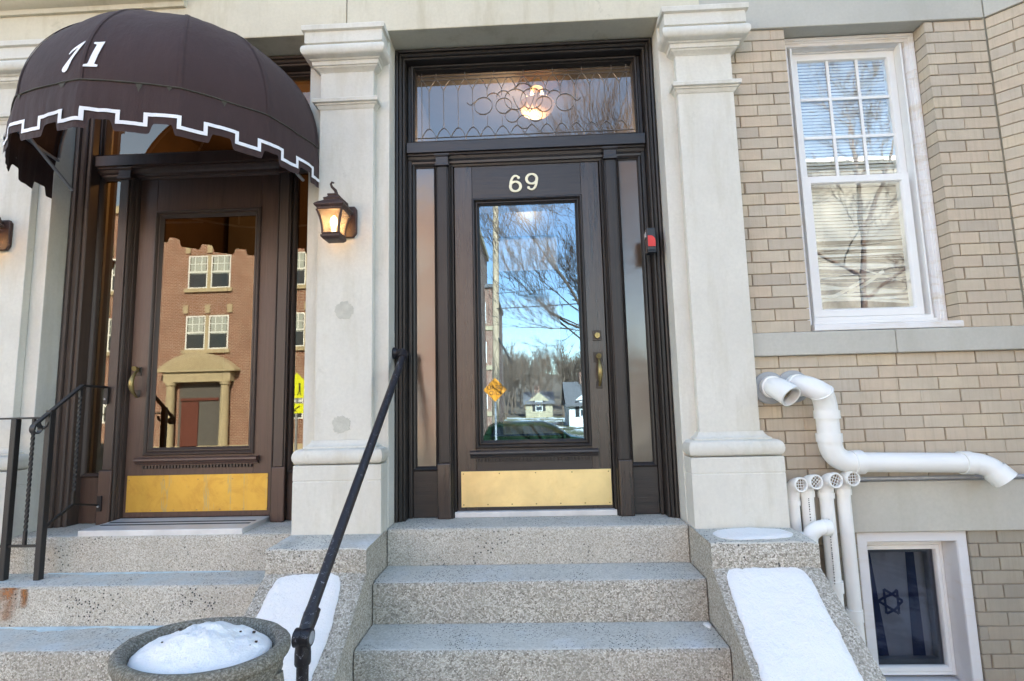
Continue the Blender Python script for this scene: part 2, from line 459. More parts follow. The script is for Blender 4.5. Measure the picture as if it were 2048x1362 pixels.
M['concrete'] = plain('sidewalk_concrete', (0.40, 0.385, 0.36), 0.9, bscale=50, bd=0.002)
def mat_lawn():
    k = NT('snowy_lawn')
    n = k.noise(0.5, 8, 0.7, dist=0.5)
    g = k.ramp(k.noise(8, 6), [(0.3, (0.06, 0.075, 0.025)), (0.7, (0.14, 0.13, 0.06))])
    c = k.mix(k.ramp(n, [(0.53, 0.0), (0.58, 1.0)]), g, (0.82, 0.84, 0.88))
    return k.set(c, 0.9, 0, k.bump(k.noise(12, 6), 0.03, 0.6))
M['lawn'] = mat_lawn()
M['hill'] = plain('wooded_hill_ground', (0.13, 0.095, 0.065), 0.95, nscale=0.3, vary=0.3)

# ------------------------------------------------------------------ mesh helpers (all geometry is given in world metres)
class MB:
    def __init__(s):
        s.v, s.f, s.m = [], [], []
    def add(s, vs, fs, mi=0):
        o = len(s.v)
        s.v += [tuple(p) for p in vs]
        s.f += [tuple(o + i for i in f) for f in fs]
        s.m += [mi] * len(fs)
        return s
    def box(s, x0, x1, y0, y1, z0, z1, mi=0, top=None, skip=()):
        vs = [(x0, y0, z0), (x1, y0, z0), (x1, y1, z0), (x0, y1, z0), (x0, y0, z1), (x1, y0, z1), (x1, y1, z1), (x0, y1, z1)]
        fs = {'b': (0, 3, 2, 1), 't': (4, 5, 6, 7), 'f': (0, 1, 5, 4), 'r': (1, 2, 6, 5), 'k': (2, 3, 7, 6), 'l': (3, 0, 4, 7)}
        o = len(s.v); s.v += vs
        for k, f in fs.items():
            if k in skip: continue
            s.f.append(tuple(o + i for i in f)); s.m.append(top if (k == 't' and top is not None) else mi)
        return s
    def room(s, x0, x1, y0, y1, z0, z1, t=0.02, mi=0, front=False):
        s.box(x0 - t, x1 + t, y1, y1 + t, z0 - t, z1 + t, mi)
        s.box(x0 - t, x0, y0, y1 - .001, z0 - t, z1 + t, mi); s.box(x1, x1 + t, y0, y1 - .001, z0 - t, z1 + t, mi)
        s.box(x0 + .001, x1 - .001, y0, y1 - .001, z0 - t, z0, mi); s.box(x0 + .001, x1 - .001, y0, y1 - .001, z1, z1 + t, mi)
        return s
    def grid(s, rows, closed=False, mi=0, cap=False):
        """rows: list of equal-length point lists"""
        o = len(s.v); n = len(rows[0])
        for r in rows: s.v += [tuple(p) for p in r]
        for i in range(len(rows) - 1):
            for j in range(n if closed else n - 1):
                a = o + i * n + j; b = o + i * n + (j + 1) % n
                s.f.append((a, b, b + n, a + n)); s.m.append(mi)
        if cap and closed:
            s.f.append(tuple(o + j for j in reversed(range(n)))); s.m.append(mi)
            s.f.append(tuple(o + (len(rows) - 1) * n + j for j in range(n))); s.m.append(mi)
        return s
    def tube(s, pts, r, seg=10, cap=True, mi=0):
        pts = [Vector(p) for p in pts]
        rr = r if isinstance(r, (list, tuple)) else [r] * len(pts)
        rows = []; prev = None
        for i, p in enumerate(pts):
            t = (pts[min(i + 1, len(pts) - 1)] - pts[max(i - 1, 0)]).normalized()
            if prev is None:
                u = t.cross(Vector((0, 0, 1)))
                if u.length < 1e-3: u = t.cross(Vector((0, 1, 0)))
            else:
                u = prev - t * prev.dot(t)
            u.normalize(); prev = u; v = t.cross(u)
            rows.append([p + (u * cos(2 * pi * j / seg) + v * sin(2 * pi * j / seg)) * rr[i] for j in range(seg)])
        return s.grid(rows, True, mi, cap)
    def lathe(s, cx, cy, prof, seg=32, sy=1.0, mi=0, rot=0.0):
        rows = []
        for r, z in prof:
            row = []
            for j in range(seg):
                a = 2 * pi * j / seg
                x, y = r * cos(a), r * sy * sin(a)
                row.append((cx + x * cos(rot) - y * sin(rot), cy + x * sin(rot) + y * cos(rot), z))
            rows.append(row)
        return s.grid(rows, True, mi, True)
    def ext_x(s, prof, x0, x1, mi=0):
        """closed (y,z) polygon extruded along x"""
        n = len(prof); o = len(s.v)
        s.v += [(x0, y, z) for y, z in prof] + [(x1, y, z) for y, z in prof]
        for i in range(n):
            j = (i + 1) % n
            s.f.append((o + i, o + j, o + n + j, o + n + i)); s.m.append(mi)
        s.f.append(tuple(o + i for i in reversed(range(n)))); s.f.append(tuple(o + n + i for i in range(n))); s.m += [mi, mi]
        return s
    def poly_y(s, poly, y0, y1, mi=0):
        """closed (x,z) polygon extruded along y"""
        n = len(poly); o = len(s.v)
        s.v += [(x, y0, z) for x, z in poly] + [(x, y1, z) for x, z in poly]
        for i in range(n):
            j = (i + 1) % n
            s.f.append((o + i, o + j, o + n + j, o + n + i)); s.m.append(mi)
        s.f.append(tuple(o + i for i in reversed(range(n)))); s.f.append(tuple(o + n + i for i in range(n))); s.m += [mi, mi]
        return s
    def returns(s, x0, x1, yf, yb, prof, mi=0):
        """moulding that wraps left return, front, right return; prof = (outset, z) from bottom to top"""
        rows = [[(x0 - o_, yb, z), (x0 - o_, yf - o_, z), (x1 + o_, yf - o_, z), (x1 + o_, yb, z)] for o_, z in prof]
        return s.grid(rows, True, mi, True)
    def jambs(s, x0, x1, z0, z1, prof, mi=0):
        """U-shaped moulding (left jamb, head, right jamb); prof = (inset, y)"""
        rows = [[(x0 + i, y, z0), (x0 + i, y, z1 - i), (x1 - i, y, z1 - i), (x1 - i, y, z0)] for i, y in prof]
        return s.grid(rows, False, mi)
    def frame(s, x0, x1, z0, z1, prof, mi=0):
        """closed rectangular moulding; prof = (inset, y)"""
        rows = [[(x0 + i, y, z0 + i), (x0 + i, y, z1 - i), (x1 - i, y, z1 - i), (x1 - i, y, z0 + i)] for i, y in prof]
        return s.grid(rows, True, mi)
    def ribbon(s, pts, wd, y0, y1, mi=0):
        """flat stroke in the x-z plane, width list, given thickness along y"""
        n = len(pts); L = []; R = []
        ww = wd if isinstance(wd, (list, tuple)) else [wd] * n
        for i in range(n):
            a = pts[max(i - 1, 0)]; b = pts[min(i + 1, n - 1)]
            dx, dz = b[0] - a[0], b[1] - a[1]; q = hypot(dx, dz) or 1
            nx, nz = -dz / q, dx / q; h = ww[i] / 2
            L.append((pts[i][0] + nx * h, pts[i][1] + nz * h)); R.append((pts[i][0] - nx * h, pts[i][1] - nz * h))
        rows = [[(L[i][0], y0, L[i][1]), (R[i][0], y0, R[i][1]), (R[i][0], y1, R[i][1]), (L[i][0], y1, L[i][1])] for i in range(n)]
        return s.grid(rows, True, mi, True)

def base_of(p):
    b = Vector((0, 0, 0))
    while p is not None:
        b = b + p.location; p = p.parent
    return b

def smooth_angle(me, ang=35):
    me.polygons.foreach_set('use_smooth', [True] * len(me.polygons))
    try:
        me.set_sharp_from_angle(angle=radians(ang))
    except Exception:
        pass

def build(name, mb, mat, parent=None, smooth=None, bevel=0.0, seg=1, fix=True):
    off = base_of(parent)
    me = bpy.data.meshes.new(name)
    me.from_pydata([(v[0] - off.x, v[1] - off.y, v[2] - off.z) for v in mb.v], [], mb.f)
    mats = mat if isinstance(mat, (list, tuple)) else [mat]
    for m_ in mats: me.materials.append(M[m_] if isinstance(m_, str) else m_)
    if len(mats) > 1: me.polygons.foreach_set('material_index', mb.m)
    if fix:
        bm = bmesh.new(); bm.from_mesh(me)
        bmesh.ops.recalc_face_normals(bm, faces=bm.faces); bm.to_mesh(me); bm.free()
    if smooth is not None: smooth_angle(me, smooth)
    me.validate()
    o = bpy.data.objects.new(name, me)
    COL.objects.link(o)
    if parent is not None: o.parent = parent
    if bevel:
        b = o.modifiers.new('bevel', 'BEVEL'); b.width = bevel; b.segments = seg; b.limit_method = 'ANGLE'; b.angle_limit = radians(40)
        b.harden_normals = False
    return o

def thing(name, loc, label, cat, group=None):
    o = bpy.data.objects.new(name, None)
    o.empty_display_size = 0.1
    COL.objects.link(o); o.location = loc
    return tag(o, label, cat, group)
def tag(o, label=None, cat=None, group=None, kind=None):
    if label: o['label'] = label
    if cat: o['category'] = cat
    if group: o['group'] = group
    if kind: o['kind'] = kind
    return o
def B(*a, **k):
    return MB().box(*a, **k)
rng = random.Random(7)

# ================================================================== setting: ground
g = MB()
xs = [-60, 60]
prof = [(-60, -0.8), (-17.2, -0.8), (-17.1, -0.8), (-9.0, -0.8), (-5.5, -0.8), (-3.9, -0.05), (-3.2, 0.0), (0.0, 0.0), (12, 0.0)]
g.grid([[(x, y, z - 0.02) for x in (-70, -20, 0, 20, 70)] for y, z in [(-220, -0.8)] + prof])
tag(build('lawn', g, 'lawn'), kind='structure')
g = MB(); g.box(-70, 70, -8.2, -6.4, -0.9, -0.775)
tag(build('sidewalk', g, 'concrete'), kind='structure')
g = MB(); g.box(-70, 70, -17.0, -8.6, -0.98, -0.80)
g.box(-70, 70, -17.19, -17.01, -0.98, -0.69, 1); g.box(-70, 70, -8.59, -8.41, -0.98, -0.69, 1)
tag(build('road', g, ['asphalt', 'concrete']), kind='structure')
g = MB(); g.box(-1.1, 1.1, -6.4, -3.4, -0.9, -0.79, 0)
g.box(-3.1, 3.1, -3.4, -1.27, -0.2, 0.012, 0)
tag(build('path', g, 'concrete'), kind='structure')
hillm = MB(); R_ = []
for j in range(15):
    row = []
    for i in range(25):
        x = -130 + i * 260 / 24; y = -62 - j * 10
        h = 9 * (1 - math.exp(-((j) / 6.0) ** 2)) * (0.75 + 0.35 * mnoise.noise(Vector((x * 0.02, y * 0.03, 0)))) * (1.25 - 0.0045 * x)
        row.append((x, y, -0.9 + max(0, h)))
    R_.append(row)
hillm.grid(R_)
tag(build('hill', hillm, 'hill', smooth=60), kind='structure')

# ================================================================== the apartment building
bld = thing('apartment_building', (0, 0, 0), 'buff brick and limestone row building with doorways 69 and 71', 'building')
LZ = 0.95                                   # landing level
S69, S71 = 0.0, -2.035
PIL = (1.047, -1.045, -3.095)               # pilaster centres
OPEN = {S69: (-0.802, 0.802), S71: (-2.852, -1.287)}

def pilaster(xc):
    mb = MB()
    xl, xr = xc - 0.242, xc + 0.242
    mb.box(xc - 0.160, xc + 0.160, -0.012, 0.032, 1.43, 3.84)          # shaft
    if xc == PIL[0]: xr = xc + 0.157
    mb.box(xl + 0.0, xr, 0.033, 0.45, 0.80, 3.84)                      # flat strip and jamb body
    p = build('pilaster', mb, 'stone', bld, bevel=0.004, seg=2)
    build('plinth', MB().returns(xc - .16, xc + .16, -0.012, 0.034, [(0.078, LZ - 0.02), (0.078, 1.219), (0.0745, 1.222), (0.078, 1.226), (0.077, 1.304)]), 'stone', p, bevel=0.003)
    base = []
    for k in range(9):                                                 # torus
        a = -pi / 2 + pi * k / 8
        base.append((0.054 + 0.030 * cos(a), 1.348 + 0.041 * sin(a)))
    build('base_moulding', MB().returns(xc - .16, xc + .16, -0.012, 0.035, [(0.05, 1.306)] + base + [(0.040, 1.390), (0.040, 1.397), (0.026, 1.404), (0.014, 1.418), (0.010, 1.431)]), 'stone', p, smooth=30)
    build('necking', MB().returns(xc - .16, xc + .16, -0.012, 0.034, [(0.002, 3.352), (0.010, 3.362), (0.014, 3.372), (0.020, 3.374), (0.022, 3.382), (0.034, 3.386), (0.036, 3.404), (0.031, 3.411), (0.004, 3.416)]), 'stone', p, smooth=30)
    cap = [(0.002, 3.585), (0.006, 3.592), (0.026, 3.604), (0.030, 3.612), (0.036, 3.613), (0.038, 3.636), (0.044, 3.638)]
    for k in range(8):
        a = -pi / 2 + pi * k / 7
        cap.append((0.060 + 0.028 * cos(a), 3.685 + 0.036 * sin(a)) if k else (0.05, 3.645))
    cap += [(0.055, 3.724), (0.070, 3.732), (0.070, 3.800), (0.074, 3.802), (0.084, 3.806), (0.086, 3.832), (0.082, 3.838)]
    build('capital', MB().returns(xc - .16, xc + .16, -0.012, 0.036, cap), 'stone', p, smooth=30)
    if xc == PIL[1]:
        for (px, pz, r, sd_) in ((-1.045, 2.150, 0.052, 3), (-1.053, 1.514, 0.050, 9)):
            rr = random.Random(sd_); pts = []
            for k in range(60):
                a = 2 * pi * k / 60
                q = r * (1 + 0.22 * mnoise.noise(Vector((cos(a) * 2, sin(a) * 2, sd_))) + 0.16 * mnoise.noise(Vector((cos(a) * 9, sin(a) * 9, sd_))) + rr.uniform(-.05, .05))
                pts.append((px + q * cos(a), pz + q * 0.95 * sin(a)))
            build('filler_patch', MB().poly_y(pts, -0.0145, -0.011), 'patch', p)
    return p
for xc in PIL: pilaster(xc)

# lintel course over the doorways, band over the brick
mb = MB()
for x0, x1 in ((-5.2, -3.402), (-3.399, -1.055), (-1.049, 1.047)):
    mb.box(x0, x1, -0.012, 0.42, 3.840, 4.40)
build('lintel', mb, 'stone_lintel', bld, bevel=0.003)
build('lintel_joint', B(-5.1, 1.04, 0.0, 0.3, 3.85, 4.38), 'mortar', bld)
for x0, x1 in ((1.056, 2.690),):
    build('stone_band', B(x0, x1, 0.036, 0.40, 3.770, 4.40), 'stone_band', bld, bevel=0.003)
c_ = []
for k in range(8):
    a = pi / 2 * k / 7
    c_.append((-0.012 - 0.002 - 0.10 * sin(a), 4.085 + 0.05 * (1 - cos(a)) * 1.6))
build('cornice', MB().ext_x([(0.02, 4.42), (0.02, 4.060), (-0.030, 4.060), (-0.034, 4.084)] + c_[1:] + [(-0.20, 4.170), (-0.20, 4.26), (-0.02, 4.42)], -5.4, -2.05), 'stone_lintel', bld, smooth=35)

# masses that close the building
mb = MB()
mb.box(-14, 2.69, 0.10, 9.0, 4.41, 8.6)
mb.box(2.9, 14, 0.4, 9.0, 0.0, 8.6)
mb.box(-14, -3.42, 0.12, 9.0, 0.0, 4.40)
mb.box(-3.40, 2.80, 2.5, 9.0, 0.0, 4.40)
build('rear_mass', mb, 'brick', bld)

# brick field
WIN = (1.553, 2.360, 1.966, 3.772)
BWIN = (1.690, 2.262, 0.00, 0.884)
YB = 0.058
BK = 'mortar'
def backing(x0, x1, z0, z1): build('mortar_bed', B(x0, x1, YB, 0.30, z0, z1), BK, bld)
backing(1.10, WIN[0] - .012, 1.955, 3.775); backing(WIN[1] + .012, 2.70, 1.955, 3.775)
backing(1.10, 2.70, 1.148, 1.83)
BK = 'mortar_low'
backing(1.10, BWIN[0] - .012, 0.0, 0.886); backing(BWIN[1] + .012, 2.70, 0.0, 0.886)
build('sill_course', MB().box(1.10, 1.984, 0.022, 0.28, 1.829, 1.956).box(1.987, 2.672, 0.022, 0.28, 1.829, 1.956), 'stone_band', bld, bevel=0.004)
build('sill_course', MB().poly_y([(0, 0)] * 3, 0, 0) if False else MB().add(
    [(2.674, 0.022, 1.829), (3.374, -0.678, 1.829), (3.6, -0.4, 1.829), (2.9, 0.3, 1.829), (2.674, 0.022, 1.956), (3.374, -0.678, 1.956), (3.6, -0.4, 1.956), (2.9, 0.3, 1.956)],
    [(0, 3, 2, 1), (4, 5, 6, 7), (0, 1, 5, 4), (1, 2, 6, 5), (2, 3, 7, 6), (3, 0, 4, 7)]), 'stone_band', bld, bevel=0.004)
build('base_course', B(1.10, 2.70, 0.026, 0.30, 0.889, 1.147), 'stone_band', bld, bevel=0.004)

mesh_cache = {}
def brick_mesh(L, H, D, matn):
    key = (round(L, 3), round(H, 4), round(D, 3), matn)
    if key in mesh_cache: return mesh_cache[key]
    me = bpy.data.meshes.new('brick')
    e = 0.0025; x, z = L / 2, H / 2; r2 = random.Random(hash(key) & 0xffff)
    jx = lambda: r2.uniform(-0.0012, 0.0012)
    fr = [(-x + e + jx(), 0, -z + e + jx()), (x - e + jx(), 0, -z + e + jx()), (x - e + jx(), 0, z - e + jx()), (-x + e + jx(), 0, z - e + jx())]
    md = [(-x, e, -z), (x, e, -z), (x, e, z), (-x, e, z)]
    bk = [(-x, D, -z), (x, D, -z), (x, D, z), (-x, D, z)]
    vs = fr + md + bk
    fs = [(0, 1, 2, 3)]
    for i in range(4):
        j = (i + 1) % 4
        fs.append((i, i + 4, j + 4, j)[::-1]); fs.append((i + 4, i + 8, j + 8, j + 4)[::-1])
    me.from_pydata(vs, [], fs)
    bm = bmesh.new(); bm.from_mesh(me); bmesh.ops.recalc_face_normals(bm, faces=bm.faces); bm.to_mesh(me); bm.free()
    if me.polygons[0].normal.y > 0: me.flip_normals()
    me.materials.append(M[matn])
    mesh_cache[key] = me
    return me
n_brick = 0
def brick(cx, y, cz, L, H, D, matn, parent=bld, rz=0.0):
    global n_brick
    o = bpy.data.objects.new('brick', brick_mesh(round(L, 3), H, D, matn))
    COL.objects.link(o); o.parent = parent
    o.location = Vector((cx, y, cz)) - base_of(parent)
    o.rotation_euler = (rng.uniform(-.006, .006), 0, rz)
    n_brick += 1
    return o
def courses(x0, x1, z0, n, pitch, matn, phase=0, left_jamb=False, right_jamb=False, y=0.05, joint=0.0048, brickL=0.205, place=None):
    for r in range(n):
        zc = z0 + (r + 0.5) * pitch
        per = brickL + joint
        off = (0.0 if (r + phase) % 2 == 0 else per / 2) + rng.uniform(-.006, .006)
        k = math.floor((x0 - off) / per)
        xs_ = off + k * per
        edges = []
        while xs_ < x1:
            a, b = max(xs_ + rng.uniform(-.003, .003), x0), min(xs_ + brickL + rng.uniform(-.003, .003), x1)
            if b - a > 0.03: edges.append([a, b])
            xs_ += per
        if edges and edges[0][0] - x0 < 0.04: edges[0][0] = x0
        if edges and x1 - edges[-1][1] < 0.04: edges[-1][1] = x1
        for q, (a, b) in enumerate(edges):
            D = 0.10 if ((left_jamb and q == 0) or (right_jamb and q == len(edges) - 1)) else 0.03
            yy = y + rng.uniform(-.0012, .0012)
            if place: place((a + b) / 2, zc, b - a, pitch - joint, D)
            else: brick((a + b) / 2, yy, zc, b - a, pitch - joint, D, matn)
P_UP = (3.770 - 1.957) / 27
P_MID = (1.829 - 1.148) / 10
P_LOW = 0.0683
courses(1.206, WIN[0], 1.957, 27, P_UP, 'brick', 0, right_jamb=True)
courses(WIN[1], 2.700, 1.957, 27, P_UP, 'brick', 1, left_jamb=True)
courses(1.205, 2.70, 1.148, 10, P_MID, 'brick', 0)
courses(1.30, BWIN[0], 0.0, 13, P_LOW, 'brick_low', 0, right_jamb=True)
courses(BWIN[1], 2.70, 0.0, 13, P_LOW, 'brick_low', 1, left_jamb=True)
# projecting bay at the right edge: its own wall face, turned 45 degrees
bx, by = 2.703, 0.046
def bay_brick(matn):
    def f(s_, zc, L, H, D):
        c, s2 = cos(-pi / 4), sin(-pi / 4)
        brick(bx + s_ * c, by + s_ * s2, zc, L, H, D, matn, rz=-pi / 4)
    return f
courses(0.002, 0.36, 1.957, 27, P_UP, 'brick', 0, place=bay_brick('brick'))
def slab45(mb, s0, s1, d0, d1, z0, z1):
    c, s2 = cos(-pi / 4), sin(-pi / 4)
    P = lambda s_, d: (bx + s_ * c - d * s2, by + s_ * s2 + d * c)
    q = [P(s0, d0), P(s1, d0), P(s1, d1), P(s0, d1)]
    mb.add([(x, y, z0) for x, y in q] + [(x, y, z1) for x, y in q], [(0, 3, 2, 1), (4, 5, 6, 7), (0, 1, 5, 4), (1, 2, 6, 5), (2, 3, 7, 6), (3, 0, 4, 7)])
mb = MB(); slab45(mb, 0.0, 0.36, 0.007, 0.3, 0.0, 3.775)
build('bay_backing', mb, 'mortar', bld)
M['buff_coursed'] = mat_coursed('buff_brick_courses', (0.545, 0.465, 0.36), (0.30, 0.25, 0.185))
mb = MB(); slab45(mb, 0.366, 1.0, 0.001, 0.3, 0.0, 3.770)
build('bay_wall', mb, 'buff_coursed', bld)
mb = MB(); slab45(mb, 0.0, 1.0, -0.012, 0.4, 3.772, 4.40)
build('stone_band', mb, 'stone_band', bld, bevel=0.003)

# ------------------------------------------------------------------ doorways
def doorway(S, ox0, ox1, W, Wf, Wh, glass_d, glass_s, brass, handle_side, leaded):
    z0, z1 = LZ, 3.835
    cas = MB()
    li, ri = S - 0.740, S + 0.740
    # casing: outer bead, two fillets, cove, then the deep rebate
    prof = lambda w_: [(0.0, 0.40), (0.0, 0.157), (0.004, 0.151), (0.012, 0.147), (0.019, 0.151), (0.021, 0.166), (0.026, 0.160), (0.038, 0.160), (0.042, 0.166), (0.043, 0.176), (0.048, 0.172), (0.055, 0.173), (0.058, 0.178), (0.060, 0.262)]
    if S == S69:
        cas.jambs(ox0, ox1, z0, z1, prof(0))
    else:
        l_ = [(i * 1.75, y) for i, y in prof(0)]
        rows = [[(ox0 + i, y, z0), (ox0 + i, y, z1 - i * .57), (S + 0.746 - 0.001 * k, y, z1 - i * .57), (S + 0.746 - 0.001 * k, y, z0)] for k, (i, y) in enumerate(l_)]
        cas.grid(rows)
    fr = build('entrance_frame', cas, Wf, bld, smooth=25)
    # inner jamb lining and transom frame
    zT0, zT1 = 3.240, 3.775
    for sgn in (-1, 1):
        x = S + sgn * 0.7405
        build('jamb_lining', MB().box(min(x, x - sgn * .022), max(x, x - sgn * .022), 0.236, 0.30, z0 + .001, z1 - .06), Wf, fr, bevel=0.003)
    build('transom_frame', MB().frame(S - 0.72, S + 0.72, zT0 + .002, zT1, [(0.0, 0.30), (0.0, 0.232), (0.006, 0.226), (0.014, 0.228), (0.018, 0.244), (0.026, 0.242), (0.031, 0.262), (0.033, 0.285)]).box(S - .74, S + .74, .228, .30, zT1 + .001, z1 - .058), Wf, fr, smooth=25)
    g = build('transom_glass', B(S - 0.69, S + 0.69, 0.272, 0.276, 3.27, 3.745), 'glass_transom' if leaded else glass_d, fr)
    # transom bar with moulded soffit
    bar = [(0.29, 3.100), (0.262, 3.100), (0.258, 3.112), (0.246, 3.116), (0.244, 3.130), (0.232, 3.140), (0.226, 3.156), (0.214, 3.160), (0.214, 3.170), (0.196, 3.172), (0.196, 3.236), (0.200, 3.241), (0.29, 3.241)]
    build('transom_bar', MB().ext_x(bar, S - 0.738, S + 0.738), Wh, fr, smooth=25)
    for sgn in (-1, 1):
        def X(a, b):
            p, q = S + sgn * a, S + sgn * b
            return (min(p, q), max(p, q))
        mu = MB()
        a, b = X(0.484, 0.558); mu.box(a, b, 0.222, 0.30, z0, 3.10)
        a, b = X(0.492, 0.549); mu.box(a, b, 0.212, 0.221, 1.268, 3.082)
        m = build('mullion', mu, Wf, fr, bevel=0.003, seg=2)
        a, b = X(0.486, 0.566); build('mullion_base', B(a, b, 0.205, 0.2205, z0 + .001, 1.266), W, fr, bevel=0.006, seg=2)
        a, b = X(0.480, 0.562)
        build('mullion_capital', MB().returns(a + .004, b - .004, 0.206, 0.221, [(0.0, 3.084), (0.006, 3.086), (0.006, 3.096), (0.001, 3.100), (0.001, 3.142), (0.006, 3.145), (0.010, 3.152), (0.010, 3.160)]), Wh, fr)
        # stop moulding between mullion and door
        rows = [[(S + sgn * (0.4838 - i), y, z0 + .001), (S + sgn * (0.4838 - i), y, 3.10)] for i, y in ((0.0, 0.30), (0.0, 0.222), (0.004, 0.218), (0.008, 0.224), (0.010, 0.236), (0.015, 0.234), (0.018, 0.250), (0.024, 0.250), (0.027, 0.30))]
        build('door_stop', MB().grid(rows), Wf, fr, smooth=30)
        # sidelight: frame, glass, bottom panel
        a, b = X(0.559, 0.7175)
        sl = MB().frame(a, b, 1.222, 3.125, [(0.0, 0.30), (0.0, 0.248), (0.008, 0.244), (0.016, 0.250), (0.022, 0.262), (0.025, 0.285)])
        build('sidelight_frame', sl, Wf, fr, smooth=30)
        a2, b2 = X(0.578, 0.700)
        build('sidelight_glass', B(a2, b2, 0.270, 0.274, 1.24, 3.11), glass_s, fr)
        build('sidelight_panel', MB().box(a, b, 0.254, 0.30, z0 + .001, 1.2205), Wh, fr, bevel=0.003)
    # door leaf
    dm = MB()
    x0, x1, dz0, dz1 = S - 0.4545, S + 0.4545, (0.984 if S == S69 else 0.9765), 3.128
    gx0, gx1, gz0, gz1 = S - 0.300, S + 0.300, 1.368, 2.850
    dm.box(x0, S - 0.342, 0.270, 0.315, dz0, dz1); dm.box(S + 0.342, x1, 0.270, 0.315, dz0, dz1)
    d = build('door', dm, W, bld, bevel=0.002)
    build('door_rail', B(S - 0.3415, S + 0.3415, 0.2705, 0.315, 2.884, dz1), Wh, d, bevel=0.0015)
    build('door_rail', B(S - 0.3415, S + 0.3415, 0.2705, 0.315, dz0, 1.344), Wh, d, bevel=0.0015)
    build('glass_moulding', MB().frame(S - 0.3442, S + 0.3442, 1.342, 2.8862, [(0.0, 0.315), (0.0, 0.262), (0.005, 0.256), (0.012, 0.254), (0.017, 0.260), (0.020, 0.270), (0.026, 0.266), (0.031, 0.266), (0.036, 0.276), (0.045, 0.284), (0.047, 0.296)]), Wf, d, smooth=30)
    build('door_glass', B(gx0 - .004, gx1 + .004, 0.286, 0.290, gz0 - .004, gz1 + .004), glass_d, d)
    sh = [(0.2704, 1.330), (0.240, 1.330), (0.232, 1.324), (0.230, 1.314), (0.236, 1.306), (0.246, 1.302), (0.250, 1.292), (0.258, 1.288), (0.258, 1.283), (0.2704, 1.283)]
    build('shelf_moulding', MB().ext_x(sh, S - 0.376, S + 0.378), Wh, d, smooth=30)
    dn = MB()
    for k in range(34):
        xx = S - 0.342 + k * 0.0202
        dn.box(xx, xx + .0125, 0.256, 0.2703, 1.2645, 1.2825)
    build('dentil_row', dn, Wf, d, bevel=0.001)
    kp = MB()
    if S == S69: kp.box(S - 0.434, S + 0.448, 0.2662, 0.2699, 1.004, 1.210)
    else: kp.box(S - 0.434, S + 0.436, 0.2662, 0.2699, 1.008, 1.224)
    k_ = build('kick_plate', kp, brass, d, bevel=0.001)
    for row, zz in ((7, 1.018), (5, 1.196)):
        for q in range(row):
            xx = S - 0.42 + q * 0.853 / (row - 1)
            build('screw', MB().tube([(xx, 0.2664, zz), (xx, 0.2640, zz)], 0.0042, 8), 'brass_hw', d)
    # handle and deadbolt
    hx = S + handle_side * 0.402
    for bx_ in (((.027, 1.836, 1.899), (.018, 1.680, 1.722)) if S == S69 else ((.020, 1.830, 1.885), (.018, 1.700, 1.742))):
        build('handle_plate', B(hx - bx_[0], hx + bx_[0], 0.2655, 0.2699, bx_[1], bx_[2]), 'darkbronze', d, bevel=0.002)
    pts = []; rad = []
    for q in range(15):
        t = q / 14
        zz = 1.862 - t * 0.165
        pts.append((hx + 0.002, 0.262 - 0.052 * sin(pi * min(1, t * 1.02)) ** 0.7, zz)); rad.append(0.006 + 0.0085 * sin(pi * t) ** 1.3)
    hd = MB().tube(pts, rad, 12)
    hd.tube([(hx, 0.264, 1.872), (hx, 0.240, 1.876), (hx, 0.228, 1.872)], [0.008, 0.012, 0.016], 12)
    build('door_handle', hd, 'brass_hw', d, smooth=60)
    if S == S69:
        db = MB().box(hx - .027, hx + .025, 0.2652, 0.2699, 1.966, 2.030)
        build('deadbolt_plate', db, 'darkbronze', d, bevel=0.002)
        build('deadbolt', MB().tube([(hx, 0.2652, 1.998), (hx, 0.252, 1.998)], [0.0185, 0.0165], 20).box(hx - .001, hx + .001, 0.2505, 0.2525, 1.990, 2.002), 'brass_hw', d, smooth=40)
    return fr, d

fr69, d69 = doorway(S69, -0.802, 0.802, 'oak', 'oak_frame', 'oak_h', 'glass_door', 'glass_obscure', 'brass', 1, True)
fr71, d71 = doorway(S71, -2.852, -1.287, 'brownpaint', 'brownpaint_dark', 'brownpaint', 'glass_door71', 'glass_door71', 'brass_old', -1, False)

# numerals 69
def six(cx, cz, h, flip=False):
    pts, wd = [], []
    for k in range(30):                       # bowl
        a = radians(200) - 2 * pi * k / 29
        pts.append((0.31 * cos(a), -0.20 + 0.30 * sin(a))); wd.append(0.11 + 0.055 * abs(cos(a)))
    st = []
    for k in range(16):
        t = k / 15
        a = radians(195) - radians(140) * t
        st.append(((0.30 * cos(a)) * 1.0 + 0.03 * t, -0.13 + 0.60 * sin(a) * (1 if sin(a) > 0 else 0.5)))
    sw = [0.165 - 0.07 * (k / 15) for k in range(16)]
    mb = MB(); sg = -1 if flip else 1
    T = lambda q: (cx + sg * q[0] * h, cz + sg * q[1] * h)
    mb.ribbon([T(q) for q in pts], [v * h for v in wd], 0.2625, 0.2702)
    mb.ribbon([T(q) for q in st], [v * h for v in sw], 0.2622, 0.2701)
    e = T(st[-1])
    mb.tube([(e[0], 0.2621, e[1] - sg * 0.02 * h), (e[0], 0.2700, e[1] - sg * 0.02 * h)], 0.085 * h, 14)
    return build('numeral', mb, 'numeral', d69)
six(-0.067, 2.976, 0.104)
six(0.036, 2.980, 0.104, True)

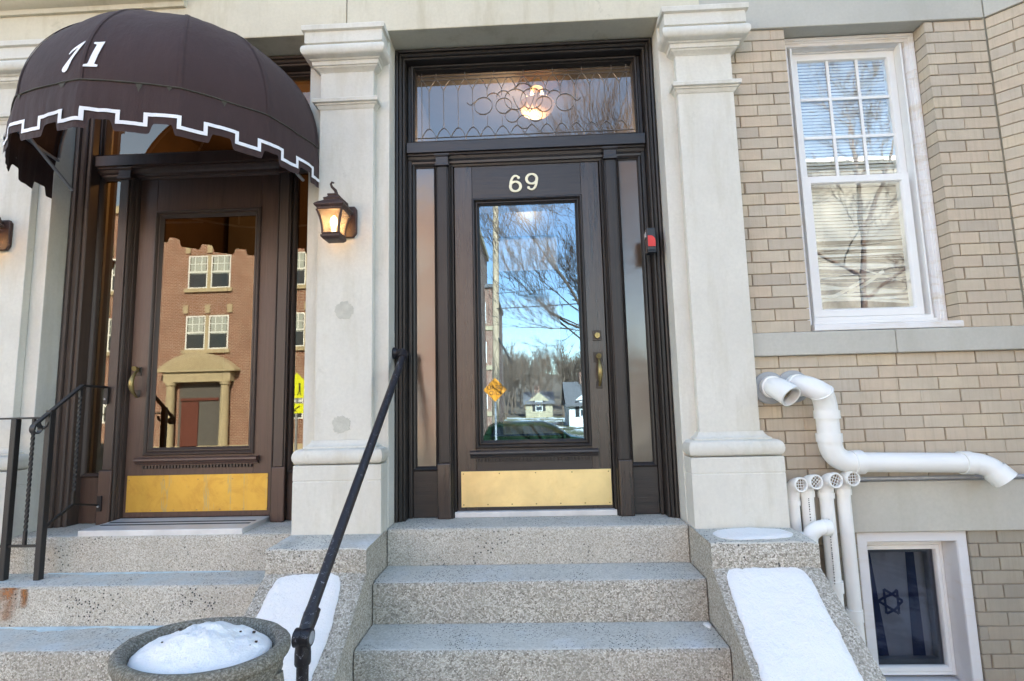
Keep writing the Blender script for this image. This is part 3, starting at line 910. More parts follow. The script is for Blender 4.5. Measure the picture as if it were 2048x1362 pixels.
# leaded pattern of the transom over 69
ld = MB()
YL0, YL1 = 0.2665, 0.2715
def came(pts, w_=0.0031):
    ld.ribbon(pts, w_, YL0, YL1)
L0, L1, Z0, Z1 = -0.688, 0.690, 3.275, 3.745
came([(L0 + .03, Z0), (L0 + .03, Z1)]); came([(L1 - .03, Z0), (L1 - .03, Z1)])
zb, zt = Z0 + 0.028, Z1 - 0.052
came([(L0, zb), (L1, zb)]); came([(L0, zt), (L1, zt)])
came([(L0, zt + .001 + .023), (L1, zt + .001 + .023)], .003)
NA = 14; aw = (L1 - L0 - 0.06) / NA
for k in range(NA):
    xa = L0 + .03 + k * aw; xb = xa + aw; xm = (xa + xb) / 2
    central = abs(xm) < 0.10
    arch = lambda s_: [(xa + (xm - xa) * t, zb + 0.062 * (1 - (1 - t) ** 1.8)) if s_ else (xb - (xb - xm) * t, zb + 0.062 * (1 - (1 - t) ** 1.8)) for t in [q / 8 for q in range(9)]]
    came(arch(True)); came(arch(False))
    top = lambda s_: [((xa if s_ else xb) + ((xm - xa) if s_ else (xm - xb)) * t, zt - 0.075 * (t ** 1.7)) for t in [q / 8 for q in range(9)]]
    came(top(True)); came(top(False))
    if abs(xm) > 0.32:
        came([(xm, zb + 0.062), (xm, zt - 0.075)])
    elif abs(xm) > 0.12:
        came([(xm, zb + 0.062), (xm, 3.43)]); came([(xm, 3.575), (xm, zt - 0.075)])
    if k % 2 == 0: came([(xb, Z0), (xb, zb)], .003); came([(xb, zt), (xb, Z1)], .003)
def ring(cx, cz, r, a0=0, a1=360, n=22):
    came([(cx + r * cos(radians(a0 + (a1 - a0) * q / n)), cz + r * sin(radians(a0 + (a1 - a0) * q / n))) for q in range(n + 1)])
for sg in (-1, 1):
    ring(sg * 0.262 + .002, 3.505, 0.058); ring(sg * 0.128, 3.500, 0.052, 0, 360)
    ring(sg * 0.052, 3.540, 0.070); ring(sg * 0.075, 3.430, 0.044); ring(sg * 0.13, 3.560, 0.042, 10, 190)
    ring(sg * 0.195, 3.545, 0.045, 20, 160)
    came([(sg * (0.315 + 0.05 * t), 3.535 - 0.02 * sin(t * 3) * (1 if t < .9 else .5)) for t in [q / 8 for q in range(9)]])
    came([(sg * (0.02 + 0.05 * t), 3.46 + 0.10 * t ** 1.5) for t in [q / 8 for q in range(9)]])
    came([(sg * (0.06 * t), zt - 0.075 * sin(pi * t / 2)) for t in [q / 8 for q in range(9)]])
ring(0.0, 3.385, 0.045); ring(0.0, 3.595, 0.052, 0, 180)
build('lead_cames', ld, 'lead', fr69)

# thresholds
build('threshold', B(-0.483, 0.484, 0.236, 0.318, LZ + .001, 0.983), 'marble', bld, bevel=0.003)
build('threshold', B(-2.49, -1.575, -0.035, 0.262, LZ - .012, 0.976), 'marble', bld, bevel=0.005, seg=2)
build('threshold_strip', MB().box(-2.46, -1.60, 0.075, 0.092, .9762, .9785).box(-2.46, -1.60, 0.135, 0.152, .9762, .9785), 'darkgroove', bld)

# vestibules
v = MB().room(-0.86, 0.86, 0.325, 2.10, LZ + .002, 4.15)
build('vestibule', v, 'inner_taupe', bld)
idr = MB()
idr.box(-0.50, -0.285, 2.02, 2.06, 1.30, 3.45); idr.box(0.285, 0.50, 2.02, 2.06, 1.30, 3.45)
idr.box(-0.284, 0.284, 2.02, 2.06, 1.30, 1.50); idr.box(-0.284, 0.284, 2.02, 2.06, 2.62, 2.86); idr.box(-0.284, 0.284, 2.02, 2.06, 3.20, 3.45)
idr.box(-0.86, 0.86, 1.90, 2.10, LZ + .01, 1.29)
idoor = build('inner_door', idr, 'oak', bld, bevel=0.004)
build('curtain', MB().grid([[( -0.283 + i * 0.566 / 40, 2.052 + 0.006 * sin(i * 1.1), z) for i in range(41)] for z in (1.50, 2.62)]), 'curtain', idoor, smooth=60)
build('curtain', MB().grid([[( -0.283 + i * 0.566 / 40, 2.052 + 0.006 * sin(i * 1.1), z) for i in range(41)] for z in (2.86, 3.20)]), 'curtain', idoor, smooth=60)
build('kick_plate', B(-0.28, 0.28, 2.008, 2.0195, 1.305, 1.465), 'brass', idoor)
_six = six
def small69():
    mb = MB()
    for cx, sg in ((-0.045, 1), (0.06, -1)):
        pts = [(cx + 0.026 * cos(a_), 1.565 - sg * 0.014 + 0.026 * sin(a_)) for a_ in [2 * pi * q / 18 for q in range(19)]]
        mb.ribbon(pts, 0.008, 2.009, 2.0195)
        st = [(cx + sg * (0.026 * cos(radians(190 - 120 * t))), 1.565 + sg * (-0.012 + 0.055 * sin(radians(190 - 120 * t)))) for t in [q / 8 for q in range(9)]]
        mb.ribbon(st, 0.008, 2.008, 2.0196)
    build('numeral', mb, 'brass', idoor)
small69()
build('added_brass_panel', MB().box(0.62, 0.855, 0.95, 0.99, 1.45, 1.75).box(0.62, 0.855, 0.95, 0.99, 2.05, 2.5), 'brass', bld)  # brass boxes added to give the right sidelight its yellow lamp blotches
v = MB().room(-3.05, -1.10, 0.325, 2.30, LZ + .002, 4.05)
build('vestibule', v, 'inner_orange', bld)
# arched inner opening and stair of 71
ar = MB()
ar.box(-2.9, -2.62, 1.9, 2.0, 0.96, 3.9); ar.box(-1.45, -1.2, 1.9, 2.0, 0.96, 3.9)
build('inner_pier', ar, 'inner_taupe', bld)

# ------------------------------------------------------------------ parlour window
def window_main():
    x0, x1, z0, z1 = 1.556, 2.357, 2.000, 3.766
    mb = MB()
    mb.jambs(x0, x1, z0, z1, [(0.0, 0.22), (0.0, 0.134), (0.004, 0.130), (0.020, 0.130), (0.023, 0.136), (0.030, 0.136), (0.034, 0.140), (0.052, 0.140), (0.055, 0.150), (0.060, 0.185), (0.066, 0.186), (0.068, 0.202), (0.074, 0.203), (0.076, 0.235)])
    wf = build('window', mb, 'whitepaint', bld, smooth=25)
    # stepped head
    build('window_head', MB().ext_x([(0.235, 3.70), (0.203, 3.70), (0.200, 3.712), (0.186, 3.716), (0.186, 3.735), (0.240, 3.735)], x0 + .07, x1 - .07), 'whitepaint', wf)
    build('window_sill', MB().ext_x([(0.24, 1.962), (0.048, 1.962), (0.046, 1.966), (0.046, 1.994), (0.052, 1.999), (0.24, 2.008)], 1.572, 2.372), 'whitepaint', wf, bevel=0.002)
    build('window_subsill', MB().box(x0 + .060, x1 - .058, 0.128, 0.24, 2.009, 2.027).box(x0 + .070, x1 - .066, 0.142, 0.24, 2.028, 2.050), 'vinyl', wf, bevel=0.002)
    # upper sash (set back), lower sash (in front)
    up = MB().frame(1.652, 2.278, 2.868, 3.700, [(0.0, 0.235), (0.0, 0.196), (0.040, 0.196), (0.046, 0.206), (0.048, 0.214), (0.048, 0.235)])
    us = build('upper_sash', up, 'vinyl', wf, bevel=0.0015)
    build('window_glass', B(1.698, 2.232, 0.210, 0.213, 2.90, 3.655), 'glass_window', us)
    for k in (1, 2):
        xm = 1.700 + 0.532 * k / 3
        build('muntin', B(xm - .0085, xm + .0085, 0.204, 0.2095, 2.914, 3.653), 'vinyl', us)
        zm = 2.914 + 0.739 * k / 3
        build('muntin', B(1.699, 2.231, 0.2035, 0.2092, zm - .0085, zm + .0085), 'vinyl', us)
    lo = MB().frame(1.640, 2.248, 2.052, 2.894, [(0.0, 0.195), (0.0, 0.150), (0.040, 0.150), (0.046, 0.158), (0.048, 0.164), (0.048, 0.195)])
    ls = build('lower_sash', lo, 'vinyl', wf, bevel=0.0015)
    build('window_glass', B(1.686, 2.202, 0.162, 0.165, 2.085, 2.87), 'glass_window', ls)
    build('sash_track', MB().box(1.628, 1.639, 0.145, 0.235, 2.05, 3.71).box(2.249, 2.286, 0.196, 0.235, 2.05, 2.867).box(2.2795, 2.290, 0.145, 0.235, 2.05, 3.71), 'vinyl', wf, bevel=0.001)
    return wf
window_main()
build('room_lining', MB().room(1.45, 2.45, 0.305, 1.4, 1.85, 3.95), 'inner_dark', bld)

# basement window
x0, x1, z0, z1 = 1.694, 2.260, 0.105, 0.884
bw = build('basement_window', MB().jambs(x0, x1, z0, z1, [(0.0, 0.20), (0.0, 0.064), (0.004, 0.060), (0.050, 0.060), (0.054, 0.066), (0.060, 0.155), (0.062, 0.20)]), 'whitepaint2', bld, smooth=25)
build('window_sill', B(1.66, 2.268, 0.040, 0.21, 0.06, 0.104), 'whitepaint2', bw, bevel=0.004)
build('window_frame', MB().frame(1.757, 2.198, 0.125, 0.806, [(0.0, 0.20), (0.0, 0.156), (0.014, 0.156), (0.016, 0.160), (0.020, 0.152), (0.038, 0.150), (0.042, 0.158), (0.044, 0.180)]), 'vinyl', bw, smooth=20)
build('inner_frame', MB().frame(1.80, 2.155, 0.17, 0.765, [(0.0, 0.21), (0.0, 0.182), (0.022, 0.182), (0.026, 0.195), (0.026, 0.21)]), 'silver', bw, smooth=20)
build('window_glass', B(1.80, 2.156, 0.171, 0.174, 0.168, 0.764), 'glass_basement', bw)
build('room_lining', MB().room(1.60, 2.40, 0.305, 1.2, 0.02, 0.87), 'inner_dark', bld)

# ================================================================== stoops
def arris(prof_top_y, z):       # rounded front arris of a tread as (y, z) points
    return [(prof_top_y, z - 0.022), (prof_top_y + 0.003, z - 0.010), (prof_top_y + 0.010, z - 0.003), (prof_top_y + 0.022, z)]
def step(x0, x1, yf, yb, z0, z1, parent, fine=False, tread='tread', wob=0.0):
    n = 60
    prof = [(yb, z0), (yf, z0)] + arris(yf, z1) + [(yb, z1)]
    mb = MB(); rows = []
    for i in range(n + 1):
        x = x0 + (x1 - x0) * i / n
        row = []
        for q, (y, z) in enumerate(prof):
            d = mnoise.noise(Vector((x * 5, y * 3, z1 * 7))) * 0.0022 + mnoise.noise(Vector((x * 22, z * 9, z1 * 3))) * 0.0012 if 1 <= q <= 4 else 0
            row.append((x, y + d, z + (d * .7 if 2 <= q <= 4 else 0)))
        rows.append(row)
    mb.grid(rows, True, 0, True)
    # tread face gets the trowelled material
    np_ = len(prof)
    for fi in range(len(mb.f) - 2):
        if fi % np_ in (5, 4): mb.m[fi] = 1
    return build('step', mb, ['granite_fine' if fine else 'granite', tread], parent, smooth=40)

st69 = thing('stone_stoop', (0, 0, 0), 'pebble concrete steps with two sloping side blocks leading up to door 69', 'steps')
YE = [0.0, -0.253, -0.515, -0.775, -1.035]
for i in range(5):
    z1 = LZ - 0.19 * i
    yb = 0.33 if i == 0 else YE[i - 1] + 0.03
    step(-0.797, 0.797, YE[i], yb, z1 - 0.189, z1, st69, fine=(i == 0))
def cheek(x0, x1, parent, seed):
    r2 = random.Random(seed)
    path = [(-0.345, LZ), (-0.345, 0.838)]
    for q in range(1, 12):
        y = -0.345 - q * 0.085
        path.append((y, 0.838 + 0.70 * (y + 0.345)))
    path.append((-1.30, 0.0)); 
    prof = [(0.30, 0.0), (0.30, LZ - .012), (0.0, LZ - .012), (-0.02, LZ)] + [(-0.34, LZ), (-0.345, LZ - .006)] + path[1:]
    nx = 14; mb = MB(); rows = []
    for i in range(nx + 1):
        t = i / nx; x = x0 + (x1 - x0) * t
        e = 0.006 if i in (0, nx) else 0.0
        row = []
        for (y, z) in prof:
            k = mnoise.noise(Vector((x * 9 + seed, y * 9, z * 9))) * 0.003
            s_ = 1 if y < -0.05 and z > 0.05 else 0
            row.append((x, y + s_ * (k + e * (1 if y < -.3 else 0)), z + s_ * (k - e)))
        rows.append(row)
    mb.grid(rows, True, 0, True)
    n = len(prof)
    for fi in range(len(mb.f) - 2):
        if fi % n in (2, 3, 4): mb.m[fi] = 1
    return build('side_block', mb, ['granite', 'tread'], parent, smooth=50)
cheek(0.803, 1.288, st69, 3)
cheek(-1.288, -0.803, st69, 8)

st71 = thing('stone_stoop', (-2.3, 0, 0), 'pebble concrete steps with rust and blue stains leading up to door 71', 'steps')
YE2 = [-0.048, -0.250, -0.500, -0.765, -1.03]
for i in range(5):
    z1 = LZ - 0.19 * i
    yb = 0.33 if i == 0 else YE2[i - 1] + 0.03
    step(-4.6, -1.290, YE2[i], yb, z1 - 0.189, z1 if i else LZ - .001, st71, fine=(i < 2), tread='tread_blue' if i in (1, 2) else 'tread')
def crust(x0, x1, y, z, wmax, seed):
    """thin crust of blue ice-melt along the foot of a riser"""
    n = 90; mb = MB(); r0, r1, r2_ = [], [], []
    for i in range(n + 1):
        t = i / n; x = x0 + (x1 - x0) * t
        wd = wmax * (0.45 + 0.55 * mnoise.noise(Vector((x * 4, seed, 0))) + 0.25 * mnoise.noise(Vector((x * 21, seed, 2)))) * sin(pi * min(1, max(0.02, t))) ** 0.4
        wd = max(0.004, wd)
        r0.append((x, y, z + .0035)); r1.append((x, y - wd * .5, z + .003)); r2_.append((x, y - wd, z + .0004))
    mb.grid([r0, r1, r2_])
    return mb
build('deicer_crust', crust(-2.62, -1.62, YE2[0] - .002, 0.76, 0.045, 3), 'deicer', st71)
build('deicer_crust', crust(-2.9, -1.75, YE2[1] - .002, 0.57, 0.06, 5), 'deicer', st71)
# rust run below the railing posts
def stain(cx, y, ztop, h, wd, seed, mat, parent):
    pts = []; r3 = random.Random(seed)
    for k in range(15):
        t = k / 14
        pts.append((cx - wd * (0.5 - 0.22 * t) + r3.uniform(-.008, .008) + .01 * sin(5 * t), ztop - h * t))
    for k in range(15):
        t = 1 - k / 14
        pts.append((cx + wd * (0.5 - 0.25 * t) + r3.uniform(-.008, .008), ztop - h * t))
    return build('rust_run', MB().poly_y(pts, y - .0012, y + .002), mat, parent)
def mat_rustrun():
    k = NT('rust_run_on_concrete')
    n = k.noise(14, 6, 0.7)
    sx = k.n('ShaderNodeSeparateXYZ'); k.l(k.tc.outputs['Generated'], sx.inputs[0])
    up = k.ramp(sx.outputs[2], [(0.0, 0.0), (0.2, 0.45), (0.85, 1.0)])
    side = k.math('SUBTRACT', 1.0, k.math('MULTIPLY', k.math('ABSOLUTE', k.math('SUBTRACT', sx.outputs[0], 0.5)), 2.0))
    sd2 = k.ramp(side, [(0.22, 0.0), (0.95, 1.0)])
    f = k.math('MULTIPLY', k.math('MULTIPLY', up, sd2), k.ramp(n, [(0.38, 0.0), (0.58, 1.0)]))
    k.set((0.34, 0.15, 0.055), 0.9)
    tr = k.n('ShaderNodeBsdfTransparent'); mx = k.n('ShaderNodeMixShader')
    k.l(f, mx.inputs[0]); k.l(tr.outputs[0], mx.inputs[1]); k.l(k.b.outputs[0], mx.inputs[2]); k.l(mx.outputs[0], k.out.inputs['Surface'])
    return k.m
M['rustrun'] = mat_rustrun()
stain(-2.63, YE2[1] + 0.0, 0.757, 0.175, 0.16, 4, 'rustrun', st71)
stain(-2.55, YE2[1] - 0.002, 0.75, 0.10, 0.06, 6, 'rustrun', st71)

# ================================================================== snow
def snow_on(name, outline, zf, thick, label, seed=1, lump=0.006):
    """outline: (x, y) points; zf(x, y) height of the supporting surface"""
    n = len(outline)
    # densify
    P = []
    for i in range(n):
        a, b = outline[i], outline[(i + 1) % n]; L = hypot(b[0] - a[0], b[1] - a[1]); m = max(1, int(L / 0.012))
        for q in range(m):
            t = q / m
            P.append((a[0] + (b[0] - a[0]) * t, a[1] + (b[1] - a[1]) * t))
    for _ in range(6):
        P = [((P[i - 1][0] + 2 * P[i][0] + P[(i + 1) % len(P)][0]) / 4, (P[i - 1][1] + 2 * P[i][1] + P[(i + 1) % len(P)][1]) / 4) for i in range(len(P))]
    cx = sum(p[0] for p in P) / len(P); cy = sum(p[1] for p in P) / len(P)
    Q = []
    for (x, y) in P:
        d = 1 + 0.0
        nn = mnoise.noise(Vector((x * 14, y * 14, seed))) * 0.006 + mnoise.noise(Vector((x * 38, y * 38, seed))) * 0.0055 + mnoise.noise(Vector((x * 110, y * 110, seed))) * 0.003
        L = hypot(x - cx, y - cy) or 1
        Q.append((x + (x - cx) / L * nn, y + (y - cy) / L * nn))
    rows = []
    fr = [0.0, 0.0, 0.02, 0.055, 0.10, 0.16, 0.25, 0.36, 0.48, 0.62, 0.76, 0.88, 0.985]
    for q, s_ in enumerate(fr):
        row = []
        for (x, y) in Q:
            X, Y = x + (cx - x) * s_, y + (cy - y) * s_
            base = zf(X, Y)
            if q == 0: h = 0.0005
            else:
                e = min(1, (s_ + 0.010) / 0.20)
                h = thick * (0.85 + 0.5 * mnoise.noise(Vector((X * 5, Y * 5, seed + 3)))) * (1 - (1 - e) ** 1.8) * (0.9 + 0.1 * s_) + lump * mnoise.noise(Vector((X * 11, Y * 11, seed))) * e + 0.0016 * mnoise.noise(Vector((X * 60, Y * 60, seed))) * e
                if q == 1: h = 0.004
            row.append((X, Y, base + h))
        rows.append(row)
    mb = MB().grid(rows, True, 0, True)
    o = build(name, mb, 'snow', smooth=80)
    tag(o, label, 'snow')
    return o
slope = lambda x, y: 0.838 + 0.70 * (min(y, -0.345) + 0.345) + (0.0 if y <= -0.345 else 0.0)
snow_on('snow_patch', [(0.858, -0.352), (0.93, -0.349), (1.11, -0.348), (1.195, -0.352), (1.213, -0.405), (1.207, -0.501), (1.204, -0.631), (1.194, -0.76), (1.17, -1.05), (0.85, -1.05), (0.831, -0.76), (0.829, -0.645), (0.835, -0.544), (0.838, -0.45)],
        slope, 0.022, 'long slab of snow on the sloping block right of the steps to door 69', 2)
snow_on('snow_patch', [(-1.215, -0.362), (-1.11, -0.350), (-0.97, -0.350), (-0.912, -0.362), (-0.892, -0.443), (-0.872, -0.618), (-0.892, -0.76), (-0.92, -1.05), (-1.20, -1.05), (-1.23, -0.72), (-1.223, -0.518), (-1.226, -0.43)],
        slope, 0.020, 'slab of snow on the sloping block behind the black pipe handrail', 5)
snow_on('snow_patch', [(0.852, -0.205), (0.905, -0.128), (1.08, -0.105), (1.215, -0.125), (1.245, -0.215), (1.20, -0.275), (1.10, -0.300), (0.97, -0.312), (0.88, -0.288)],
        lambda x, y: LZ, 0.012, 'thin oval of snow on the flat block under the right pilaster', 7, 0.002)
snow_on('snow_patch', [(0.745, -0.275), (0.790, -0.262), (0.793, -0.325), (0.775, -0.345), (0.765, -0.30)],
        lambda x, y: 0.57, 0.010, 'tiny scrap of snow in the right corner of the third step', 9, 0.001)

# ================================================================== urn
M['nest2'] = plain('dark_grit', (0.05, 0.04, 0.03), 0.95)
UX, UY, UZ = -0.897, -1.41, 1.003
urn = thing('planter_urn', (UX, UY, 0.0), 'oval mossy cast stone planter with carved swags, heaped with snow', 'planter')
RX, RY = 0.235, 0.174
SYr = RY / RX
rot = -0.203
prof = [(0.0, 0.30), (0.130, 0.30), (0.132, 0.34), (0.100, 0.36), (0.095, 0.40), (0.125, 0.44), (0.165, 0.52), (0.188, 0.64), (0.199, 0.78), (0.207, 0.88), (0.211, 0.925),
        (0.214, 0.948), (0.219, 0.952), (0.221, 0.960), (0.218, 0.966), (0.222, 0.970), (0.232, 0.974), (0.2365, 0.982), (0.2355, 0.993), (0.229, 1.001), (0.215, 1.004), (0.203, 1.001), (0.196, 0.992), (0.188, 0.965), (0.182, 0.92), (0.175, 0.88), (0.0, 0.87)]
mb = MB(); rows = []
SEG = 84
for r_, z_ in prof:
    row = []
    for j in range(SEG):
        a = 2 * pi * j / SEG
        k = mnoise.noise(Vector((cos(a) * 6, sin(a) * 6, z_ * 14))) * 0.0022 if r_ > 0 else 0
        x, y = (r_ + k) * cos(a), (r_ + k) * SYr * sin(a)
        row.append((UX + x * cos(rot) - y * sin(rot), UY + x * sin(rot) + y * cos(rot), z_ + k * .6))
    rows.append(row)
mb.grid(rows, True, 0, True)
build('bowl', mb, 'urn', urn, smooth=55)
build('foot', MB().lathe(UX, UY, [(0.145, 0.06), (0.145, 0.12), (0.10, 0.16), (0.09, 0.25), (0.125, 0.299)], 32, SYr, rot=rot), 'urn', urn, smooth=40)
def on_urn(a, z_, out=0.0):
    r_ = 0.207 + (z_ - 0.88) * 0.09 if z_ > 0.78 else 0.199 - (0.78 - z_) * 0.08
    r_ += out
    x, y = r_ * cos(a), r_ * SYr * sin(a)
    return (UX + x * cos(rot) - y * sin(rot), UY + x * sin(rot) + y * cos(rot), z_)
sw = MB()
for k in range(9):
    a0 = 2 * pi * k / 9 + 0.2; da = 2 * pi / 9
    for j, (dz, rr_) in enumerate(((0.0, 0.009), (0.028, 0.006))):
        sw.tube([on_urn(a0 + da * t, 0.925 - dz - 0.095 * sin(pi * t), 0.001) for t in [q / 12 for q in range(13)]], [rr_ * (0.7 + 0.5 * sin(pi * q / 12)) for q in range(13)], 8)
    sw.tube([on_urn(a0, 0.935, 0.0), on_urn(a0, 0.90, 0.004), on_urn(a0, 0.83, 0.0)], [0.014, 0.018, 0.006], 8)
build('swag_relief', sw, 'urn', urn, smooth=60)
ear = MB()
aL = pi - rot - 0.15
for da in (-0.10, 0.10):
    p0 = on_urn(aL + da, 0.935, 0.0); 
    ear.tube([on_urn(aL + da, 0.94, 0.0), on_urn(aL + da, 0.95, 0.022), on_urn(aL + da, 0.92, 0.036), on_urn(aL + da, 0.88, 0.03), on_urn(aL + da, 0.86, 0.0)], [0.018, 0.020, 0.018, 0.015, 0.010], 10)
build('ear_scroll', ear, 'urn', urn, smooth=60)
# snow mound in the urn
mb = MB(); rows = []
NR, NS = 26, 84
for i in range(NR + 1):
    s_ = 1 - i / NR
    row = []
    for j in range(NS):
        a = 2 * pi * j / NS
        edge = 0.190 * (1 + 0.04 * mnoise.noise(Vector((cos(a) * 2.5, sin(a) * 2.5, 4))) + 0.02 * mnoise.noise(Vector((cos(a) * 9, sin(a) * 9, 4))))
        if cos(a) > 0.5: edge *= 1 - 0.10 * (cos(a) - 0.5)
        x, y = edge * s_ * cos(a), edge * s_ * SYr * sin(a)
        xx, yy = x * cos(rot) - y * sin(rot), x * sin(rot) + y * cos(rot)
        m = max(0, 1 - ((x - 0.0) / 0.197) ** 2 - (y / (0.197 * SYr)) ** 2)
        h = 0.066 * m ** 0.75 + 0.018 * m * mnoise.noise(Vector((x * 14 + 3, y * 14, 0))) + 0.007 * m ** .5 * mnoise.noise(Vector((x * 40, y * 40, 2))) + 0.0025 * mnoise.noise(Vector((x * 120, y * 120, 5)))
        h += 0.012 * math.exp(-((x - 0.02) ** 2 + (y - 0.03) ** 2) / 0.0015)
        row.append((UX + xx, UY + yy, 0.968 + h))
    rows.append(row)
base = [[(p[0], p[1], 0.95) for p in rows[0]]]
mb.grid(base + rows, True, 0, True)
tag(build('snow_mound', mb, 'snow', smooth=80), 'rounded mound of snow heaped inside the stone planter', 'snow')

dm_ = MB(); dr = random.Random(2)
for k in range(9):
    a = dr.uniform(0, 6.28); q = dr.uniform(.05, .15)
    x, y = UX + q * cos(a), UY + q * SYr * sin(a) * .8
    m = max(0, 1 - (q / 0.19) ** 2); z = 0.968 + 0.070 * m ** 0.8 + 0.004
    e = dr.uniform(.0012, .0028); dm_.box(x - e, x + e * 2, y - e, y + e, z - e, z + e)
tag(build('grit', dm_, 'nest2', bpy.data.objects['snow_mound']), kind='stuff')

# ================================================================== pipe handrail
hr = thing('handrail', (-0.82, -0.98, 0.0), 'chipped black pipe handrail beside the steps to door 69', 'handrail')
JT = Vector((-0.822, -0.955, 0.845))
UP = Vector((-0.735, 0.085, 1.888))
build('rail_pipe', MB().tube([JT + (UP - JT) * 0.03, JT + (UP - JT) * .5, UP], 0.0205, 20), 'railpaint', hr, smooth=60)
build('elbow', MB().tube([UP - (UP - JT).normalized() * 0.015, UP + Vector((0.001, 0.02, 0.016)), UP + Vector((-0.010, 0.036, 0.024)), UP + Vector((-0.045, 0.040, 0.024))], [0.0255, 0.0265, 0.0265, 0.0245], 18), 'railpaint', hr, smooth=60)
build('wall_flange', MB().tube([(-0.800, 0.124, 1.912), (-0.790, 0.124, 1.912), (-0.778, 0.124, 1.912)], [0.034, 0.034, 0.027], 20), 'railpaint', hr, smooth=40)
build('post', MB().tube([(-0.822, -0.965, 0.30), (-0.822, -0.965, 0.80)], 0.0205, 20), 'railpaint', hr, smooth=60)
jm = MB()
ax = Vector((1, 0, 0)); c = Vector((-0.822, -0.965, 0.822))
build('swivel_barrel', MB().tube([c - ax * 0.031, c - ax * 0.027, c - ax * 0.001, c, c + ax * 0.001, c + ax * 0.027, c + ax * 0.031], [0.024, 0.031, 0.031, 0.029, 0.031, 0.031, 0.027], 24), 'railpaint', hr, smooth=35)
build('swivel_cap', MB().tube([c + ax * 0.0311, c + ax * 0.034], [0.021, 0.016], 20), 'galv', hr, smooth=40)
d_ = (UP - JT).normalized()
build('rail_socket', MB().tube([c + d_ * 0.012, c + d_ * 0.05, c + d_ * 0.078, c + d_ * 0.082, c + d_ * 0.098], [0.024, 0.027, 0.028, 0.027, 0.0265], 20), 'railpaint', hr, smooth=40)
build('post_socket', MB().tube([c - Vector((0, 0, 0.012)), c - Vector((0, 0, 0.05)), c - Vector((0, 0, 0.082)), c - Vector((0, 0, 0.088))], [0.024, 0.0275, 0.0275, 0.025], 20), 'railpaint', hr, smooth=40)

# ================================================================== wrought iron railing at 71
ir = thing('iron_railing', (-2.585, -0.144, 0.76), 'black wrought iron railing with twisted balusters on the left of the steps to door 71', 'railing')
px, py = -2.585, -0.144
build('post', B(px - .0155, px + .0155, py - .0155, py + .0155, 0.76, 1.632), 'iron', ir, bevel=0.002)
build('post', B(px - .205, px - .174, py - .0155, py + .0155, 0.76, 1.588), 'iron', ir, bevel=0.002)
def bar(p0, p1, w_, h_):
    p0, p1 = Vector(p0), Vector(p1); t = (p1 - p0).normalized(); s_ = t.cross(Vector((0, 0, 1))).normalized(); u = s_.cross(t)
    rows = []
    for p in (p0, p1): rows.append([p - s_ * w_ / 2 - u * h_ / 2, p + s_ * w_ / 2 - u * h_ / 2, p + s_ * w_ / 2 + u * h_ / 2, p - s_ * w_ / 2 + u * h_ / 2])
    return rows
tr_ = MB()
tr_.grid(bar((px, 0.205, 1.762), (px, 0.035, 1.768), 0.026, 0.012), True, 0, True)
tr_.grid(bar((px, 0.040, 1.770), (px, -0.235, 1.555), 0.026, 0.012), True, 0, True)
build('top_rail', tr_, 'iron', ir, bevel=0.002)
sc = []
for q in range(22):
    a = radians(40 + 300 * q / 21); r_ = 0.030 - 0.010 * q / 21
    sc.append((px, -0.232 - r_ * 0.9 * sin(a) + 0.012, 1.535 + r_ * cos(a)))
rows = [[(x - 0.014, y, z), (x + 0.014, y, z), (x + 0.014, y + .004, z + .004), (x - 0.014, y + .004, z + .004)] for x, y, z in sc]
build('scroll', MB().grid(rows, True, 0, True), 'iron', ir, bevel=0.001)
sc2 = []
for q in range(14):
    a = radians(180 + 180 * q / 13); sc2.append((px - 0.055 + 0.028 * cos(a) + .03, py - 0.01, 1.572 + 0.034 * sin(a)))
build('scroll', MB().tube(sc2, 0.009, 8), 'iron', ir, smooth=50)
lr = MB(); lr.grid(bar((px + 0.0, py, 1.592), (-3.6, py, 1.592), 0.026, 0.010), True, 0, True)
build('side_rail', lr, 'iron', ir, bevel=0.002)
lr = MB(); lr.grid(bar((px, py, 0.930), (-3.6, py, 0.930), 0.012, 0.012), True, 0, True)
build('bottom_rail', lr, 'iron', ir)
lr = MB(); lr.grid(bar((px, py, 1.012), (px, 0.035, 1.108), 0.012, 0.012), True, 0, True); lr.grid(bar((px, 0.030, 1.106), (px, 0.205, 1.066), 0.010, 0.010), True, 0, True)
build('bottom_rail', lr, 'iron', ir)
def twisted(x, y, z0, z1, turns):
    n = 90; rows = []
    for i in range(n + 1):
        t = i / n; z = z0 + (z1 - z0) * t
        k = 0 if t < 0.10 or t > 0.92 else (t - 0.10) / 0.82
        a0 = 2 * pi * turns * k
        row = []
        for q in range(8):
            r_ = 0.0095 if q % 2 == 0 else 0.0072
            a = a0 + 2 * pi * q / 8 + pi / 4
            row.append((x + r_ * cos(a), y + r_ * sin(a), z))
        rows.append(row)
    return MB().grid(rows, True, 0, True)
build('twisted_baluster', twisted(px - 0.090, py, 0.935, 1.588, 5), 'iron', ir, smooth=45)
build('twisted_baluster', twisted(px, 0.030, 1.108, 1.764, 5), 'iron', ir, smooth=45)
build('twisted_baluster', twisted(px - 0.33, py, 0.935, 1.588, 5), 'iron', ir, smooth=45)
for z_a, z_b in ((1.66, 1.76), (1.03, 1.12)):
    build('wall_bracket', B(px - .006, px + .020, 0.195, 0.205, z_a, z_b), 'iron', ir, bevel=0.001)
    build('bolt', MB().tube([(px + .007, .189, z_a + .03), (px + .007, .1945, z_a + .03)], .006, 8), 'galv', ir)

